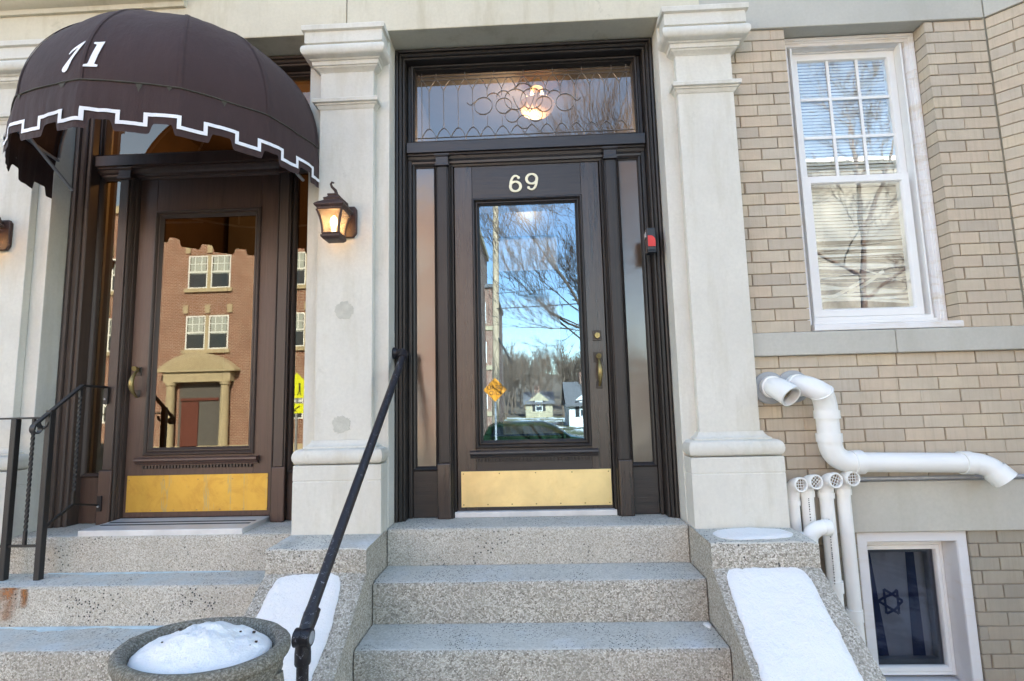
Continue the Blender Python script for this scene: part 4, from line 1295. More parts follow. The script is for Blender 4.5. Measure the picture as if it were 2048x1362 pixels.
# ================================================================== lanterns
def lantern(cx, y0, label):
    L = thing('wall_lantern', (cx, y0, 2.60), label, 'wall lamp', 'bronze wall lanterns on the pilasters')
    yc = y0 - 0.125; x_off = -0.012
    xc = cx + x_off
    bp = []
    px_ = cx + 0.030
    for k in range(7): bp.append((px_ - 0.046 + 0.020 * (1 - cos(radians(90 * k / 6))), 2.722 + 0.030 * sin(radians(90 * k / 6))))
    bp = [(px_ - .030, 2.565), (px_ - .048, 2.590)] + [(px_ - .048, 2.728), (px_ - .036, 2.748), (px_ + .036, 2.748), (px_ + .048, 2.728)] + [(px_ + .048, 2.590), (px_ + .030, 2.565)]
    build('back_plate', MB().poly_y(bp, y0 - 0.022, y0 - 0.001), 'bronze', L, bevel=0.005, seg=2)
    arm = [(px_, y0 - 0.02, 2.70), (px_ - .004, y0 - 0.045, 2.752), (xc + .008, y0 - 0.085, 2.778), (xc, yc, 2.765)]
    build('arm', MB().tube(arm, [0.012, 0.012, 0.011, 0.012], 10), 'bronze', L, smooth=60)
    def sq(prof, cap=True):
        return MB().grid([[(xc - r_, yc - r_, z), (xc + r_, yc - r_, z), (xc + r_, yc + r_, z), (xc - r_, yc + r_, z)] for r_, z in prof], True, 0, cap)
    build('roof', sq([(0.066, 2.672), (0.070, 2.676), (0.070, 2.684), (0.078, 2.690), (0.083, 2.697), (0.080, 2.704), (0.066, 2.717), (0.055, 2.724), (0.044, 2.732), (0.042, 2.739), (0.046, 2.742), (0.045, 2.747), (0.034, 2.753), (0.028, 2.760), (0.026, 2.766), (0.030, 2.769), (0.028, 2.775), (0.010, 2.778)]), 'bronze', L, bevel=0.0015)
    fin = [(xc, yc + .012, 2.772), (xc + .004, yc + .020, 2.790), (xc + .002, yc + .012, 2.806), (xc - .012, yc - .004, 2.820), (xc - .016, yc - .010, 2.834), (xc - .008, yc - .014, 2.843), (xc + .003, yc - .012, 2.839)]
    build('finial_hook', MB().tube(fin, [0.012, 0.010, 0.009, 0.0075, 0.0065, 0.006, 0.0045], 10), 'bronze', L, smooth=60)
    # flared body: four concave corner posts and four panes
    body = []
    for q in range(9):
        t = q / 8
        body.append((0.044 + 0.024 * t ** 2.0, 2.548 + 0.124 * t))
    for sx, sy in ((-1, -1), (1, -1), (1, 1), (-1, 1)):
        rows = []
        for r_, z in body:
            X, Y = xc + sx * r_, yc + sy * r_; e = 0.0055
            rows.append([(X - e, Y - e, z), (X + e, Y - e, z), (X + e, Y + e, z), (X - e, Y + e, z)])
        build('corner_post', MB().grid(rows, True, 0, True), 'bronze', L, bevel=0.001)
    for (dx, dy) in ((0, -1), (1, 0), (0, 1), (-1, 0)):
        rows = []
        for r_, z in body:
            if dx == 0: rows.append([(xc - r_ + .004, yc + dy * (r_ - .001), z), (xc + r_ - .004, yc + dy * (r_ - .001), z)])
            else: rows.append([(xc + dx * (r_ - .001), yc - r_ + .004, z), (xc + dx * (r_ - .001), yc + r_ - .004, z)])
        build('glass_pane', MB().grid(rows), 'glass_lantern', L, smooth=60)
    build('bottom_tray', sq([(0.024, 2.512), (0.042, 2.514), (0.050, 2.523), (0.053, 2.526), (0.053, 2.538), (0.046, 2.541), (0.050, 2.545), (0.050, 2.550)]), 'bronze', L, bevel=0.0012)
    bl = [(0.004, 2.556), (0.010, 2.560), (0.011, 2.585), (0.017, 2.605), (0.020, 2.622), (0.016, 2.642), (0.004, 2.656)]
    build('bulb', MB().lathe(xc, yc, bl, 14), 'bulb', L, smooth=60)
    ld_ = bpy.data.lights.new('lantern_light', 'POINT'); ld_.energy = 0.42; ld_.color = (1.0, 0.60, 0.28); ld_.shadow_soft_size = 0.024
    lo = bpy.data.objects.new('lantern_light', ld_); COL.objects.link(lo); lo.parent = L
    lo.location = Vector((xc, yc, 2.628)) - base_of(L)
    return L
lantern(-1.050, -0.012, 'lit bronze lantern on the pilaster between the two doorways')
lantern(-3.104, -0.012, 'bronze lantern cut off by the left picture edge, left of the awning')

# ================================================================== awning
aw_ = thing('awning', (-1.985, 0.0, 3.115), 'brown canvas dome awning with white trim and number 71 over the left doorway', 'awning')
AXC, AA, AB, AZ, AH, AY = -2.000, 0.790, 0.715, 3.112, 0.722, -0.02
ZV = 2.950
NRIB = 6
def dome(th, t):
    """th 0..180 degrees round the rim, t 0..90 degrees from hub to rim"""
    def P(a, q):
        return Vector((AXC + AA * cos(a) * sin(q), AY - AB * sin(a) * sin(q), AZ + AH * cos(q)))
    seg_ = pi / NRIB; k = min(NRIB - 1, int(th / seg_)); u = th / seg_ - k
    chord = P(k * seg_, t) * (1 - u) + P((k + 1) * seg_, t) * u
    q_ = chord * 0.62 + P(th, t) * 0.38
    n_ = (q_ - Vector((AXC, AY, AZ))).normalized()
    wob = mnoise.noise(Vector((th * 2.6, t * 2.2, 5))) * 0.009 + mnoise.noise(Vector((th * 9, t * 4, 9))) * 0.0035
    return q_ + n_ * (wob * sin(2 * min(t, pi / 2)) * sin(pi * min(1, max(0, u))) ** 0.5)
mb = MB()
for k in range(NRIB):
    rows = []
    for i in range(25):
        t = max(0.002, (pi / 2) * i / 24)
        rows.append([dome(pi / NRIB * (k + j / 10 * 0.9999), t) for j in range(11)])
    mb.grid(rows)
canopy = build('canopy', mb, 'awning', aw_, fix=False)
smooth_angle(canopy.data, 12)
# seams over the ribs and along the rim
for k in range(0, NRIB + 1):
    pts = [dome(min(pi - 1e-5, pi / NRIB * k), (pi / 2) * (0.04 + 0.96 * i / 24)) for i in range(25)]
    pts = [p + (p - Vector((AXC, AY, AZ))).normalized() * 0.0015 for p in pts]
    rows = []
    for p in pts:
        d = Vector((sin(pi / NRIB * k), cos(pi / NRIB * k), 0)) * 0.011
        rows.append([p - d, p + Vector((0, -0.003 * (0 if k in (0, NRIB) else 1), 0.001)), p + d])
    build('rib_seam', MB().grid(rows), 'awning', aw_, smooth=60)
def rim(th, z, out=0.0):
    d = dome(th, pi / 2)
    n_ = Vector((cos(th) / AA, -sin(th) / AB, 0)).normalized()
    return Vector((d.x, d.y, z)) + n_ * out
seam = []
for q in range(145):
    th = pi * q / 144 * 0.9999
    seam.append(rim(th, AZ + 0.004 * mnoise.noise(Vector((th * 6, 0, 0))), 0.003))
build('rim_seam', MB().tube(seam, [0.0036 + 0.0016 * mnoise.noise(Vector((q * .3, 1, 0))) for q in range(145)], 6), 'seamcloth', aw_, smooth=60)
# valance with castellated white tape
PER = radians(18.0); CEN = radians(19.5 - 18)      # tab centres at 19.5 + 18 k degrees
def wave(th, lo_w=0.40, rnd=0.0):
    u = ((th - CEN) / PER + 0.5) % 1.0 - 0.5       # -0.5..0.5, 0 at the tab centre
    if rnd <= 0: return 1.0 if abs(u) < lo_w / 2 else 0.0
    e = (lo_w / 2 - abs(u)) / rnd
    return 0.0 if e < -0.5 else 1.0 if e > 0.5 else 0.5 + e * (2 - 2 * abs(e))
ZT_HI, ZT_LO, TW = 2.962, 2.912, 0.017              # tape levels
sag = lambda th: 0.006 * mnoise.noise(Vector((th * 3.0, 3, 0)))
rows_t, rows_b, rows_m = [], [], []
N = 720
for q in range(N + 1):
    th = pi * q / N * 0.9999
    zb_ = ZT_HI - 0.042 - 0.050 * wave(th, 0.62, 0.10)
    fl = 0.010 + 0.006 * sin(th * 9) + 0.010 * mnoise.noise(Vector((th * 8, 1, 1))) + 0.004 * mnoise.noise(Vector((th * 23, 4, 1)))
    rows_t.append(rim(th, AZ)); rows_m.append(rim(th, 3.03 + sag(th), 0.004 + fl * .5 + 0.004 * mnoise.noise(Vector((th * 5, 2, 1))))); rows_b.append(rim(th, zb_ + sag(th), fl))
build('valance', MB().grid([rows_t, rows_m, rows_b]), 'awning', aw_, smooth=60)
def outw(th, z):
    t = (AZ - z) / 0.16
    fl = 0.010 + 0.006 * sin(th * 9) + 0.010 * mnoise.noise(Vector((th * 8, 1, 1))) + 0.004 * mnoise.noise(Vector((th * 23, 4, 1)))
    return rim(th, z + sag(th), 0.0028 + min(1, t) * fl + 0.001)
tp = MB()
for k in range(-1, 11):
    c_th = CEN + PER * k + radians(18)
    a0, a1 = c_th - PER * 0.22, c_th + PER * 0.22         # tab
    b1 = c_th + PER - PER * 0.22
    dth = 0.0165 / 0.75
    def seg_h(t0, t1, z):
        t0, t1 = max(0.002, t0), min(pi - 0.002, t1)
        if t1 - t0 < 0.004: return
        n_ = max(2, int((t1 - t0) / 0.02)); up_, dn_ = [], []
        for i in range(n_ + 1):
            th = t0 + (t1 - t0) * i / n_
            up_.append(outw(th, z + TW / 2)); dn_.append(outw(th, z - TW / 2))
        tp.grid([up_, dn_])
    def seg_v(th):
        if th < 0.01 or th > pi - 0.01: return
        up_ = [outw(th - dth / 2, ZT_HI - TW / 2 + .0002), outw(th + dth / 2, ZT_HI - TW / 2 + .0002)]
        dn_ = [outw(th - dth / 2, ZT_LO + TW / 2 - .0002), outw(th + dth / 2, ZT_LO + TW / 2 - .0002)]
        tp.grid([up_, dn_])
    seg_h(a0 - dth / 2, a1 + dth / 2, ZT_LO)
    seg_h(a1 - dth / 2, b1 + dth / 2, ZT_HI)
    seg_v(a0); seg_v(a1)
tpo = build('trim_tape', tp, 'tape', aw_)
sm = tpo.modifiers.new('solid', 'SOLIDIFY'); sm.thickness = 0.0012; sm.offset = 0
# number 71 on two front panels
G7 = [(.20, .60), (.28, .71), (.42, .80), (.70, .91), (1.0, 1.02), (.99, .96), (.74, .66), (.50, .38), (.38, .12), (.30, .02), (.18, -.02), (.06, .0), (.0, .07), (.04, .15), (.24, .32), (.48, .56), (.70, .80), (.50, .73), (.38, .68), (.24, .59)]
G1 = [(.0, .0), (.02, .07), (.20, .10), (.24, .16), (.44, .84), (.40, .88), (.27, .90), (.28, .97), (.52, .98), (.80, 1.02), (.56, .18), (.54, .11), (.72, .08), (.70, .01)]
def glyph(poly, th0, th1, t0, t1):
    bm = bmesh.new(); vs = [bm.verts.new((x, y, 0)) for x, y in poly]; f = bm.faces.new(vs)
    bmesh.ops.triangulate(bm, faces=[f]); bmesh.ops.subdivide_edges(bm, edges=bm.edges, cuts=2, use_grid_fill=True)
    mb = MB()
    cc = Vector((AXC, AY, AZ))
    idx = {v: i for i, v in enumerate(bm.verts)}
    pts = []
    for v in bm.verts:
        th = th0 + (th1 - th0) * v.co.x; t = t0 + (t1 - t0) * (1 - v.co.y)
        p = dome(th, t); pts.append(p + (p - cc).normalized() * 0.004)
    mb.add(pts, [tuple(idx[v] for v in f.verts) for f in bm.faces])
    bm.free()
    o = build('numeral', mb, 'letterwhite', aw_)
    sm = o.modifiers.new('solid', 'SOLIDIFY'); sm.thickness = 0.0015; sm.offset = 0
glyph(G7, radians(97.8), radians(91.0), radians(73.5), radians(86))
glyph(G1, radians(89.4), radians(83.2), radians(73.5), radians(85))
mr = random.Random(11)
for th_, w_, h_ in ((97, .020, .030), (72, .014, .045), (63, .012, .03), (128, .022, .05), (118, .012, .03), (46, .012, .03)):
    th_ = radians(th_); up_, dn_ = [], []
    for i in range(9):
        t = i / 8; a_ = th_ + (t - .5) * w_ / .75 * 2
        up_.append(outw(a_, AZ - .002)); dn_.append(outw(a_, AZ - .004 - h_ * sin(pi * t) * mr.uniform(.5, 1)))
    build('mildew_run', MB().grid([up_, dn_]), 'seamcloth', aw_)
# frame inside
fm = MB(); fm.tube([rim(pi * q / 72 * 0.9999, AZ - 0.006, -0.012) for q in range(73)], 0.009, 8)
build('rim_bar', fm, 'galv', aw_, smooth=60)
for k in range(NRIB + 1):
    build('rib_bar', MB().tube([dome(min(pi - 1e-4, pi / NRIB * k), (pi / 2) * (0.03 + 0.96 * i / 16)) - (dome(min(pi - 1e-4, pi / NRIB * k), (pi / 2) * (0.03 + 0.96 * i / 16)) - Vector((AXC, AY, AZ))).normalized() * 0.014 for i in range(17)], 0.008, 8), 'galv', aw_, smooth=60)
p0 = rim(radians(140), AZ - 0.02, -0.02)
build('strut', MB().tube([p0, (AXC - 0.70, 0.0, 2.93)], 0.009, 8), 'galv', aw_, smooth=60)
p0 = rim(radians(40), AZ - 0.02, -0.02)
build('strut', MB().tube([p0, (AXC + 0.70, 0.0, 2.93)], 0.009, 8), 'galv', aw_, smooth=60)

# ================================================================== plastic vent pipes
GP = 'white plastic vent pipes on the brick wall'
def sweep_arc(p0, p1, p2, n=8):
    out = []
    for q in range(n + 1):
        t = q / n
        out.append(Vector(p0) * (1 - t) ** 2 + Vector(p1) * 2 * t * (1 - t) + Vector(p2) * t ** 2)
    return out
def flange(x, z, parent, r_=0.088):
    build('wall_flange', MB().tube([(x, 0.050, z), (x, 0.038, z), (x, 0.034, z)], [r_, r_, r_ - .006], 32), 'pvcgrey', parent, smooth=30)
def hollow(mb, pts, r_, wall, seg=24):
    mb.tube(pts, r_, seg, cap=False)
    inner = [Vector(p) for p in pts]
    rr = r_ if isinstance(r_, list) else [r_] * len(pts)
    mb.tube(inner, [q - wall for q in rr], seg, cap=False)
    return mb
# A: short elbow
pa = thing('vent_pipe', (1.30, 0.05, 1.66), 'short open white pipe stub beside the pilaster, dirty inside its mouth', 'vent pipe')
flange(1.296, 1.655, pa)
pts = sweep_arc((1.300, 0.05, 1.660), (1.300, -0.050, 1.660), (1.332, -0.118, 1.606), 10)
rr = [0.054] * 4 + [0.058] * 1 + [0.059] * 6
mb = hollow(MB(), pts, rr, 0.006)
e1, e0 = pts[-1], pts[-2]; t = (e1 - e0).normalized()
mb.tube([e1 - t * 0.012, e1], [0.0575, 0.0575], 24, cap=False)
u = t.cross(Vector((0, 0, 1))).normalized(); v_ = t.cross(u)
ringf = MB()
rows = [[e1 + (u * cos(2 * pi * j / 28) + v_ * sin(2 * pi * j / 28)) * q for j in range(28)] for q in (0.0575, 0.0505)]
mb.grid(rows, True)
build('elbow', mb, 'pvc', pa, smooth=50)
build('collar', MB().tube([(1.300, 0.048, 1.660), (1.300, 0.004, 1.659)], 0.060, 28), 'pvc', pa, smooth=40)
mb = MB()
rr2 = [[e1 - t * 0.05 + (u * cos(2 * pi * j / 20) + v_ * sin(2 * pi * j / 20)) * q for j in range(20)] for q in (0.050, 0.001)]
mb.grid(rr2, True)
M['nest'] = plain('dried_debris', (0.20, 0.15, 0.09), 0.95, bscale=60, bd=0.01, vary=0.5, nscale=40)
build('debris', mb, 'nest', pa)
# B: long pipe that drops and runs right
pb = thing('vent_pipe', (1.42, 0.05, 1.66), 'long thick white pipe that drops and runs right along the brick wall', 'vent pipe')
flange(1.424, 1.660, pb)
build('collar', MB().tube([(1.435, 0.048, 1.664), (1.437, 0.004, 1.664)], 0.0605, 28), 'pvc', pb, smooth=40)
YP = -0.055
pth = sweep_arc((1.437, 0.03, 1.664), (1.440, -0.055, 1.672), (1.500, YP - .03, 1.625), 8) + sweep_arc((1.502, YP - .03, 1.622), (1.535, YP, 1.585), (1.535, YP, 1.500), 6)[1:]
build('elbow', MB().tube(pth, 0.0550, 28), 'pvc', pb, smooth=60)
build('collar', MB().tube([(1.500, YP - .03, 1.6255), (1.5035, YP - .028, 1.6205)], 0.0605, 28), 'pvc', pb, smooth=40)
build('collar', MB().tube([(1.536, YP, 1.530), (1.536, YP, 1.488)], 0.0610, 28), 'pvc', pb, smooth=40)
build('pipe', MB().tube([(1.536, YP, 1.500), (1.537, YP, 1.390)], 0.0535, 28), 'pvc', pb, smooth=60)
build('collar', MB().tube([(1.537, YP, 1.412), (1.537, YP, 1.368)], 0.0610, 28), 'pvc', pb, smooth=40)
build('elbow', MB().tube([(1.537, YP, 1.395)] + sweep_arc((1.537, YP, 1.370), (1.540, YP, 1.262), (1.660, YP, 1.262), 10), 0.0555, 28), 'pvc', pb, smooth=60)
build('collar', MB().tube([(1.640, YP, 1.262), (1.688, YP, 1.262)], 0.0610, 28), 'pvc', pb, smooth=40)
build('pipe', MB().tube([(1.66, YP, 1.262), (2.215, YP, 1.248)], 0.0500, 28), 'pvc', pb, smooth=60)
build('collar', MB().tube([(2.185, YP, 1.249), (2.232, YP, 1.2475)], 0.0580, 28), 'pvc', pb, smooth=40)
ee = sweep_arc((2.225, YP, 1.2476), (2.300, YP - .01, 1.246), (2.325, YP - .03, 1.205), 8)
build('elbow', MB().tube(ee, 0.0535, 28), 'pvc', pb, smooth=60)
dd = (ee[-1] - ee[-2]).normalized()
build('mouth_socket', hollow(MB(), [ee[-1] - dd * 0.01, ee[-1] + dd * 0.055], 0.0590, 0.005).tube([ee[-1] + dd * .0, ee[-1] + dd * .001], 0.058, 28), 'pvc', pb, smooth=40)
# four small screened vents
def small_vent(x, zc, zb, y, r_, label, joint_z, lean=0.0, roll=0.0):
    v = thing('screened_vent_pipe', (x, y, zb), label, 'vent pipe', GP)
    xb = x + lean
    build('pipe', MB().tube([(xb - 0.018, y, zb), (x - 0.022, y, zc - 0.06)], r_ * 0.86, 20), 'pvc', v, smooth=60)
    build('collar', MB().tube([(x - 0.022, y, zc - joint_z), (x - 0.022, y, zc - joint_z - 0.028)], r_ * 1.03, 20), 'pvc', v, smooth=40)
    el = sweep_arc((x - 0.022, y, zc - joint_z - .004), (x - 0.022, y - 0.002, zc + 0.004), (x - 0.004, y - 0.062, zc), 9)
    build('elbow', MB().tube([(x - 0.022, y, zc - joint_z - .01)] + el, [r_ * .92] * 2 + [r_ * 0.94] * (len(el) - 1), 22, cap=False), 'pvc', v, smooth=60)
    e1 = el[-1]; d = (el[-1] - el[-2]).normalized(); d = Vector((d.x * .6 - .02, d.y, d.z * .3)).normalized()
    u = d.cross(Vector((0, 0, 1))).normalized(); w_ = u.cross(d)
    rows = [[c0 + (u * cos(2 * pi * j / 28) + w_ * sin(2 * pi * j / 28)) * q for j in range(28)] for q, c0 in ((r_ * .98, e1 - d * .012), (r_ * 1.02, e1 + d * .006), (r_ * .98, e1 + d * .009), (r_ * .80, e1 + d * .009), (r_ * .78, e1 + d * .003), (r_ * .78, e1 - d * .02))]
    build('rim', MB().grid(rows, True), 'pvc', v, smooth=40)
    build('throat', MB().grid([[e1 - d * .014 + (u * cos(2 * pi * j / 16) + w_ * sin(2 * pi * j / 16)) * q for j in range(16)] for q in (r_ * .8, .0005)], True), 'nest', v)
    sc_ = MB()
    cr, sr = cos(roll), sin(roll)
    for k in (-1, 0, 1):
        o_ = k * r_ * 0.36; h = sqrt((r_ * .79) ** 2 - o_ ** 2)
        for (a, b) in (((o_, -h), (o_, h)), ((-h, o_), (h, o_))):
            P = lambda q: e1 + d * .0015 + u * (q[0] * cr - q[1] * sr) + w_ * (q[0] * sr + q[1] * cr)
            sc_.tube([P(a), P(b)], 0.0016, 6)
    build('screen', sc_, 'pvc', v)
    return v
small_vent(1.366, 1.157, 0.30, -0.010, 0.037, 'first screened white vent pipe, nearest the pilaster and lowest', 0.085, 0.0, 0.0)
small_vent(1.440, 1.170, 0.30, -0.014, 0.037, 'second screened white vent pipe, with a diagonal mesh', 0.055, 0.0, pi / 4)
small_vent(1.536, 1.177, 0.30, -0.018, 0.039, 'third screened white vent pipe from the pilaster, behind the small elbow pipe', 0.070, 0.0, 0.45)
small_vent(1.624, 1.184, 0.30, -0.018, 0.038, 'fourth screened white vent pipe, tallest and nearest the basement window', 0.060, 0.0, 0.0)
for vn, x, z0_, z1_, yy in (('screened_vent_pipe.001', 1.410, 0.97, 1.08, -0.0465), ('screened_vent_pipe.002', 1.500, 0.66, 0.98, -0.052)):
    pr = random.Random(5); mb = MB(); zz = z0_
    while zz < z1_:
        hh = pr.uniform(.003, .008); mb.box(x - .0022, x + .0022, yy, yy + .0012, zz, zz + hh); zz += hh + pr.uniform(.003, .009)
    build('worn_print', mb, 'signblack', bpy.data.objects[vn])['kind'] = 'stuff'
for x, z in ((1.518, 0.64), (1.602, 0.50)):
    o = build('pipe_coupling', MB().tube([(x, -0.018, z - .028), (x, -0.018, z), (x, -0.018, z + .028)], 0.0385, 20), 'pvc', bpy.data.objects['screened_vent_pipe.002' if z > .6 else 'screened_vent_pipe.003'], smooth=40)
se = thing('vent_pipe', (1.36, -0.05, 0.94), 'small white elbow pipe peeking over the right stone block of the steps', 'vent pipe')
build('elbow', MB().tube([(1.345, -0.12, 0.80)] + sweep_arc((1.350, -0.12, 0.88), (1.365, -0.13, 0.965), (1.455, -0.12, 0.955), 8), [0.034] * 4 + [0.036] * 6, 20), 'pvc', se, smooth=60)
build('collar', MB().tube([(1.352, -0.12, 0.87), (1.360, -0.122, 0.925)], 0.040, 20), 'pvc', se, smooth=40)
build('collar', MB().tube([(1.430, -0.12, 0.955), (1.462, -0.12, 0.953)], 0.040, 20), 'pvc', se, smooth=40)

co = thing('conduit', (1.68, 0.03, 1.16), 'thin grey metal conduit running right above the basement stone course', 'conduit')
build('tube', MB().tube([(1.66, 0.012, 1.166), (2.80, 0.012, 1.166)], 0.0105, 12), 'galv', co, smooth=60)
build('clip', MB().box(2.395, 2.415, -0.002, 0.026, 1.150, 1.182).tube([(2.405, -0.008, 1.186), (2.405, 0.0, 1.186)], 0.007, 8), 'galv', co, bevel=0.001)

# ================================================================== alarm box on the right casing of 69
al = thing('alarm_box', (0.735, 0.15, 2.52), 'small black and red box fixed to the right side of the dark door frame', 'alarm box')
ax0, ax1 = 0.690, 0.742
build('housing', MB().box(ax0, ax1, 0.085, 0.158, 2.462, 2.597), 'blackplastic', al, bevel=0.006, seg=2)
rp = [(ax0 + .004, 2.486), (ax0 + .004, 2.550)] + [(ax0 + .018 + .028 * sin(radians(a)), 2.518 + .032 * cos(radians(a))) for a in range(0, 91, 15)] + [(ax1 - .006, 2.486)]
build('red_lens', MB().poly_y(rp, 0.0795, 0.0845), 'red', al)
build('side_window', MB().box(ax0 - .004, ax0 - .0005, 0.10, 0.14, 2.545, 2.575), 'silver', al)
build('bottom_lip', MB().box(ax0 + .002, ax1 - .002, 0.082, 0.15, 2.452, 2.4615), 'blackplastic', al, bevel=0.002)

# ================================================================== blind, flag, ceiling light
bd = thing('window_blind', (1.96, 0.29, 2.1), 'cream slatted blind with bent and broken lower slats inside the white window', 'blind')
sl = MB(); bs = random.Random(4)
def slat(mb, z, dx0=0.0, dx1=0.0, tilt=0.6, sag_=0.0, x0=1.69, x1=2.24):
    n = 12; a, b = [], []
    for i in range(n + 1):
        t = i / n; x = x0 + (x1 - x0) * t
        zz = z + dx0 * (1 - t) + dx1 * t - sag_ * sin(pi * t)
        a.append((x, 0.232 - 0.0122 * cos(tilt), zz - 0.0122 * sin(tilt))); b.append((x, 0.232 + 0.0122 * cos(tilt), zz + 0.0122 * sin(tilt)))
    m_ = [((p[0] + q[0]) / 2, (p[1] + q[1]) / 2 - .001, (p[2] + q[2]) / 2 + .002) for p, q in zip(a, b)]
    mb.grid([a, m_, b])
z = 3.66
while z > 2.52:
    slat(sl, z, 0, bs.uniform(-.002, .002), 1.12 + bs.uniform(-.06, .06)); z -= 0.0205
o = build('slat_field', sl, 'blind', bd, smooth=60); tag(o, kind='stuff')
for k in range(17):
    zz = 2.50 - k * 0.0205
    mb = MB(); slat(mb, zz, bs.uniform(-.012, .008), bs.uniform(-.035, .03) - 0.02 * (k % 3 == 0), bs.uniform(0.15, 1.1), bs.uniform(-.012, .018))
    build('bent_slat', mb, 'blind', bd, smooth=60)
for (za, zb2, xa, xb) in ((2.20, 2.33, 1.88, 2.10), (2.15, 2.28, 1.70, 1.98), (2.36, 2.26, 1.95, 2.24)):
    mb = MB(); slat(mb, 0, za, zb2, 0.9, 0.01, xa, xb); build('fallen_slat', mb, 'blind', bd, smooth=60)
build('bottom_rail', MB().tube([(1.70, 0.235, 2.185), (2.24, 0.235, 2.205)], 0.009, 8), 'blind', bd, smooth=60)
cb = MB()
cb.grid([[(1.47 + i * .97 / 50, 0.36 + .012 * sin(i * .9), z) for i in range(51)] for z in (1.9, 2.42)])
M['bluegrey'] = plain('blue_grey_curtain', (0.22, 0.24, 0.33), 0.9, nscale=10, vary=0.3)
tag(build('curtain', cb, 'bluegrey', smooth=60), 'blue grey curtain low behind the broken blind', 'curtain')

fl = thing('flag', (1.98, 0.24, 0.78), 'white flag with two blue stripes and a blue star hung in the basement window', 'flag')
def flag_y(x, z): return 0.232 + 0.012 * sin((x - 1.8) * 26 + (0.78 - z) * 2.2) + 0.004 * sin(x * 70)
def cloth(mb, xf0, xf1, z0_, z1_, off, n=24, m_=20):
    rows = []
    for j in range(m_ + 1):
        t = j / m_; z = z0_ + (z1_ - z0_) * t
        a, b = xf0(t), xf1(t)
        rows.append([(a + (b - a) * i / n, flag_y(a + (b - a) * i / n, z) - off, z) for i in range(n + 1)])
    mb.grid(rows)
build('cloth', (lambda mb: (cloth(mb, lambda t: 1.80, lambda t: 2.155, 0.168, 0.765, 0.0), mb)[1])(MB()), 'flagwhite', fl, smooth=60)
build('stripe', (lambda mb: (cloth(mb, lambda t: 1.801 + .0 * t, lambda t: 1.905 - 0.045 * t, 0.169, 0.764, 0.002, 10), mb)[1])(MB()), 'flagblue', fl, smooth=60)
build('stripe', (lambda mb: (cloth(mb, lambda t: 2.040 + 0.01 * t, lambda t: 2.105 + .0 * t, 0.169, 0.764, 0.002, 10), mb)[1])(MB()), 'flagblue', fl, smooth=60)
star = MB()
scx, scz, R0 = 1.945, 0.470, 0.070
for a0 in (0, pi):
    tri = [(scx + R0 * cos(a0 + 2 * pi * k / 3) * 0.92, scz + R0 * sin(a0 + 2 * pi * k / 3) * 1.05) for k in range(3)]
    for k in range(3):
        a, b = tri[k], tri[(k + 1) % 3]
        dx, dz = b[0] - a[0], b[1] - a[1]; L = hypot(dx, dz); nx, nz = -dz / L * 0.0068, dx / L * 0.0068
        rows = []
        for side in (-1, 1):
            rows.append([(a[0] + dx * t + nx * side, flag_y(a[0] + dx * t, a[1] + dz * t) - 0.003, a[1] + dz * t + nz * side) for t in [q / 10 for q in range(11)]])
        star.grid(rows)
build('star', star, 'flagblue', fl)

ch = thing('ceiling_light', (0.10, 1.15, 4.13), 'lit glass bowl ceiling light seen through the leaded glass over door 69', 'ceiling light')
cx_, cy_, cz_ = 0.105, 1.05, 3.955
bowl = [(0.135 * sin(radians(a)), cz_ - 0.085 * cos(radians(a))) for a in range(4, 91, 9)] + [(0.140, cz_ + 0.012), (0.128, cz_ + 0.012)]
rows = []
for r_, z in bowl:
    rows.append([(cx_ + (r_ + 0.004 * cos(j * pi)) * cos(2 * pi * j / 40), cy_ + (r_ + 0.004 * cos(j * pi)) * sin(2 * pi * j / 40), z) for j in range(40)])
build('glass_bowl', MB().grid(rows, True, 0, False), 'bowl', ch, smooth=25)
build('canopy_plate', MB().lathe(cx_, cy_, [(0.05, 4.10), (0.06, 4.149)], 24).tube([(cx_, cy_, 4.12), (cx_, cy_, 3.98)], 0.008, 8), 'brass', ch, smooth=40)
bu = MB()
for k in range(6):
    a = 2 * pi * k / 6
    bu.lathe(cx_ + 0.078 * cos(a), cy_ + 0.078 * sin(a), [(0.003, cz_ + .02), (0.013, cz_ + .035), (0.012, cz_ + .06), (0.003, cz_ + .085)], 10)
M['bulb2'] = mat_emit('lit_candle_bulb', (1.0, 0.72, 0.42), 5.0)
build('candle_bulb', bu, 'bulb2', ch, smooth=60)
pl = bpy.data.lights.new('ceiling_light_glow', 'POINT'); pl.energy = 4.5; pl.color = (1.0, 0.74, 0.50); pl.shadow_soft_size = 0.08
po = bpy.data.objects.new('ceiling_light_glow', pl); COL.objects.link(po); po.parent = ch; po.location = Vector((cx_ - .1, cy_ + .1, cz_ - 0.20)) - base_of(ch)
hl = thing('ceiling_light', (-2.05, 1.3, 4.0), 'warm hall lamp behind the glass of door 71', 'ceiling light')
build('glass_bowl', MB().lathe(-2.05, 1.3, [(0.02, 3.90), (0.09, 3.93), (0.12, 3.98), (0.12, 4.04)], 24), 'bowl', hl, smooth=50)
pl = bpy.data.lights.new('hall_glow', 'POINT'); pl.energy = 3.0; pl.color = (1.0, 0.62, 0.30); pl.shadow_soft_size = 0.1
po = bpy.data.objects.new('hall_glow', pl); COL.objects.link(po); po.parent = hl; po.location = Vector((-2.05, 1.0, 3.6)) - base_of(hl)

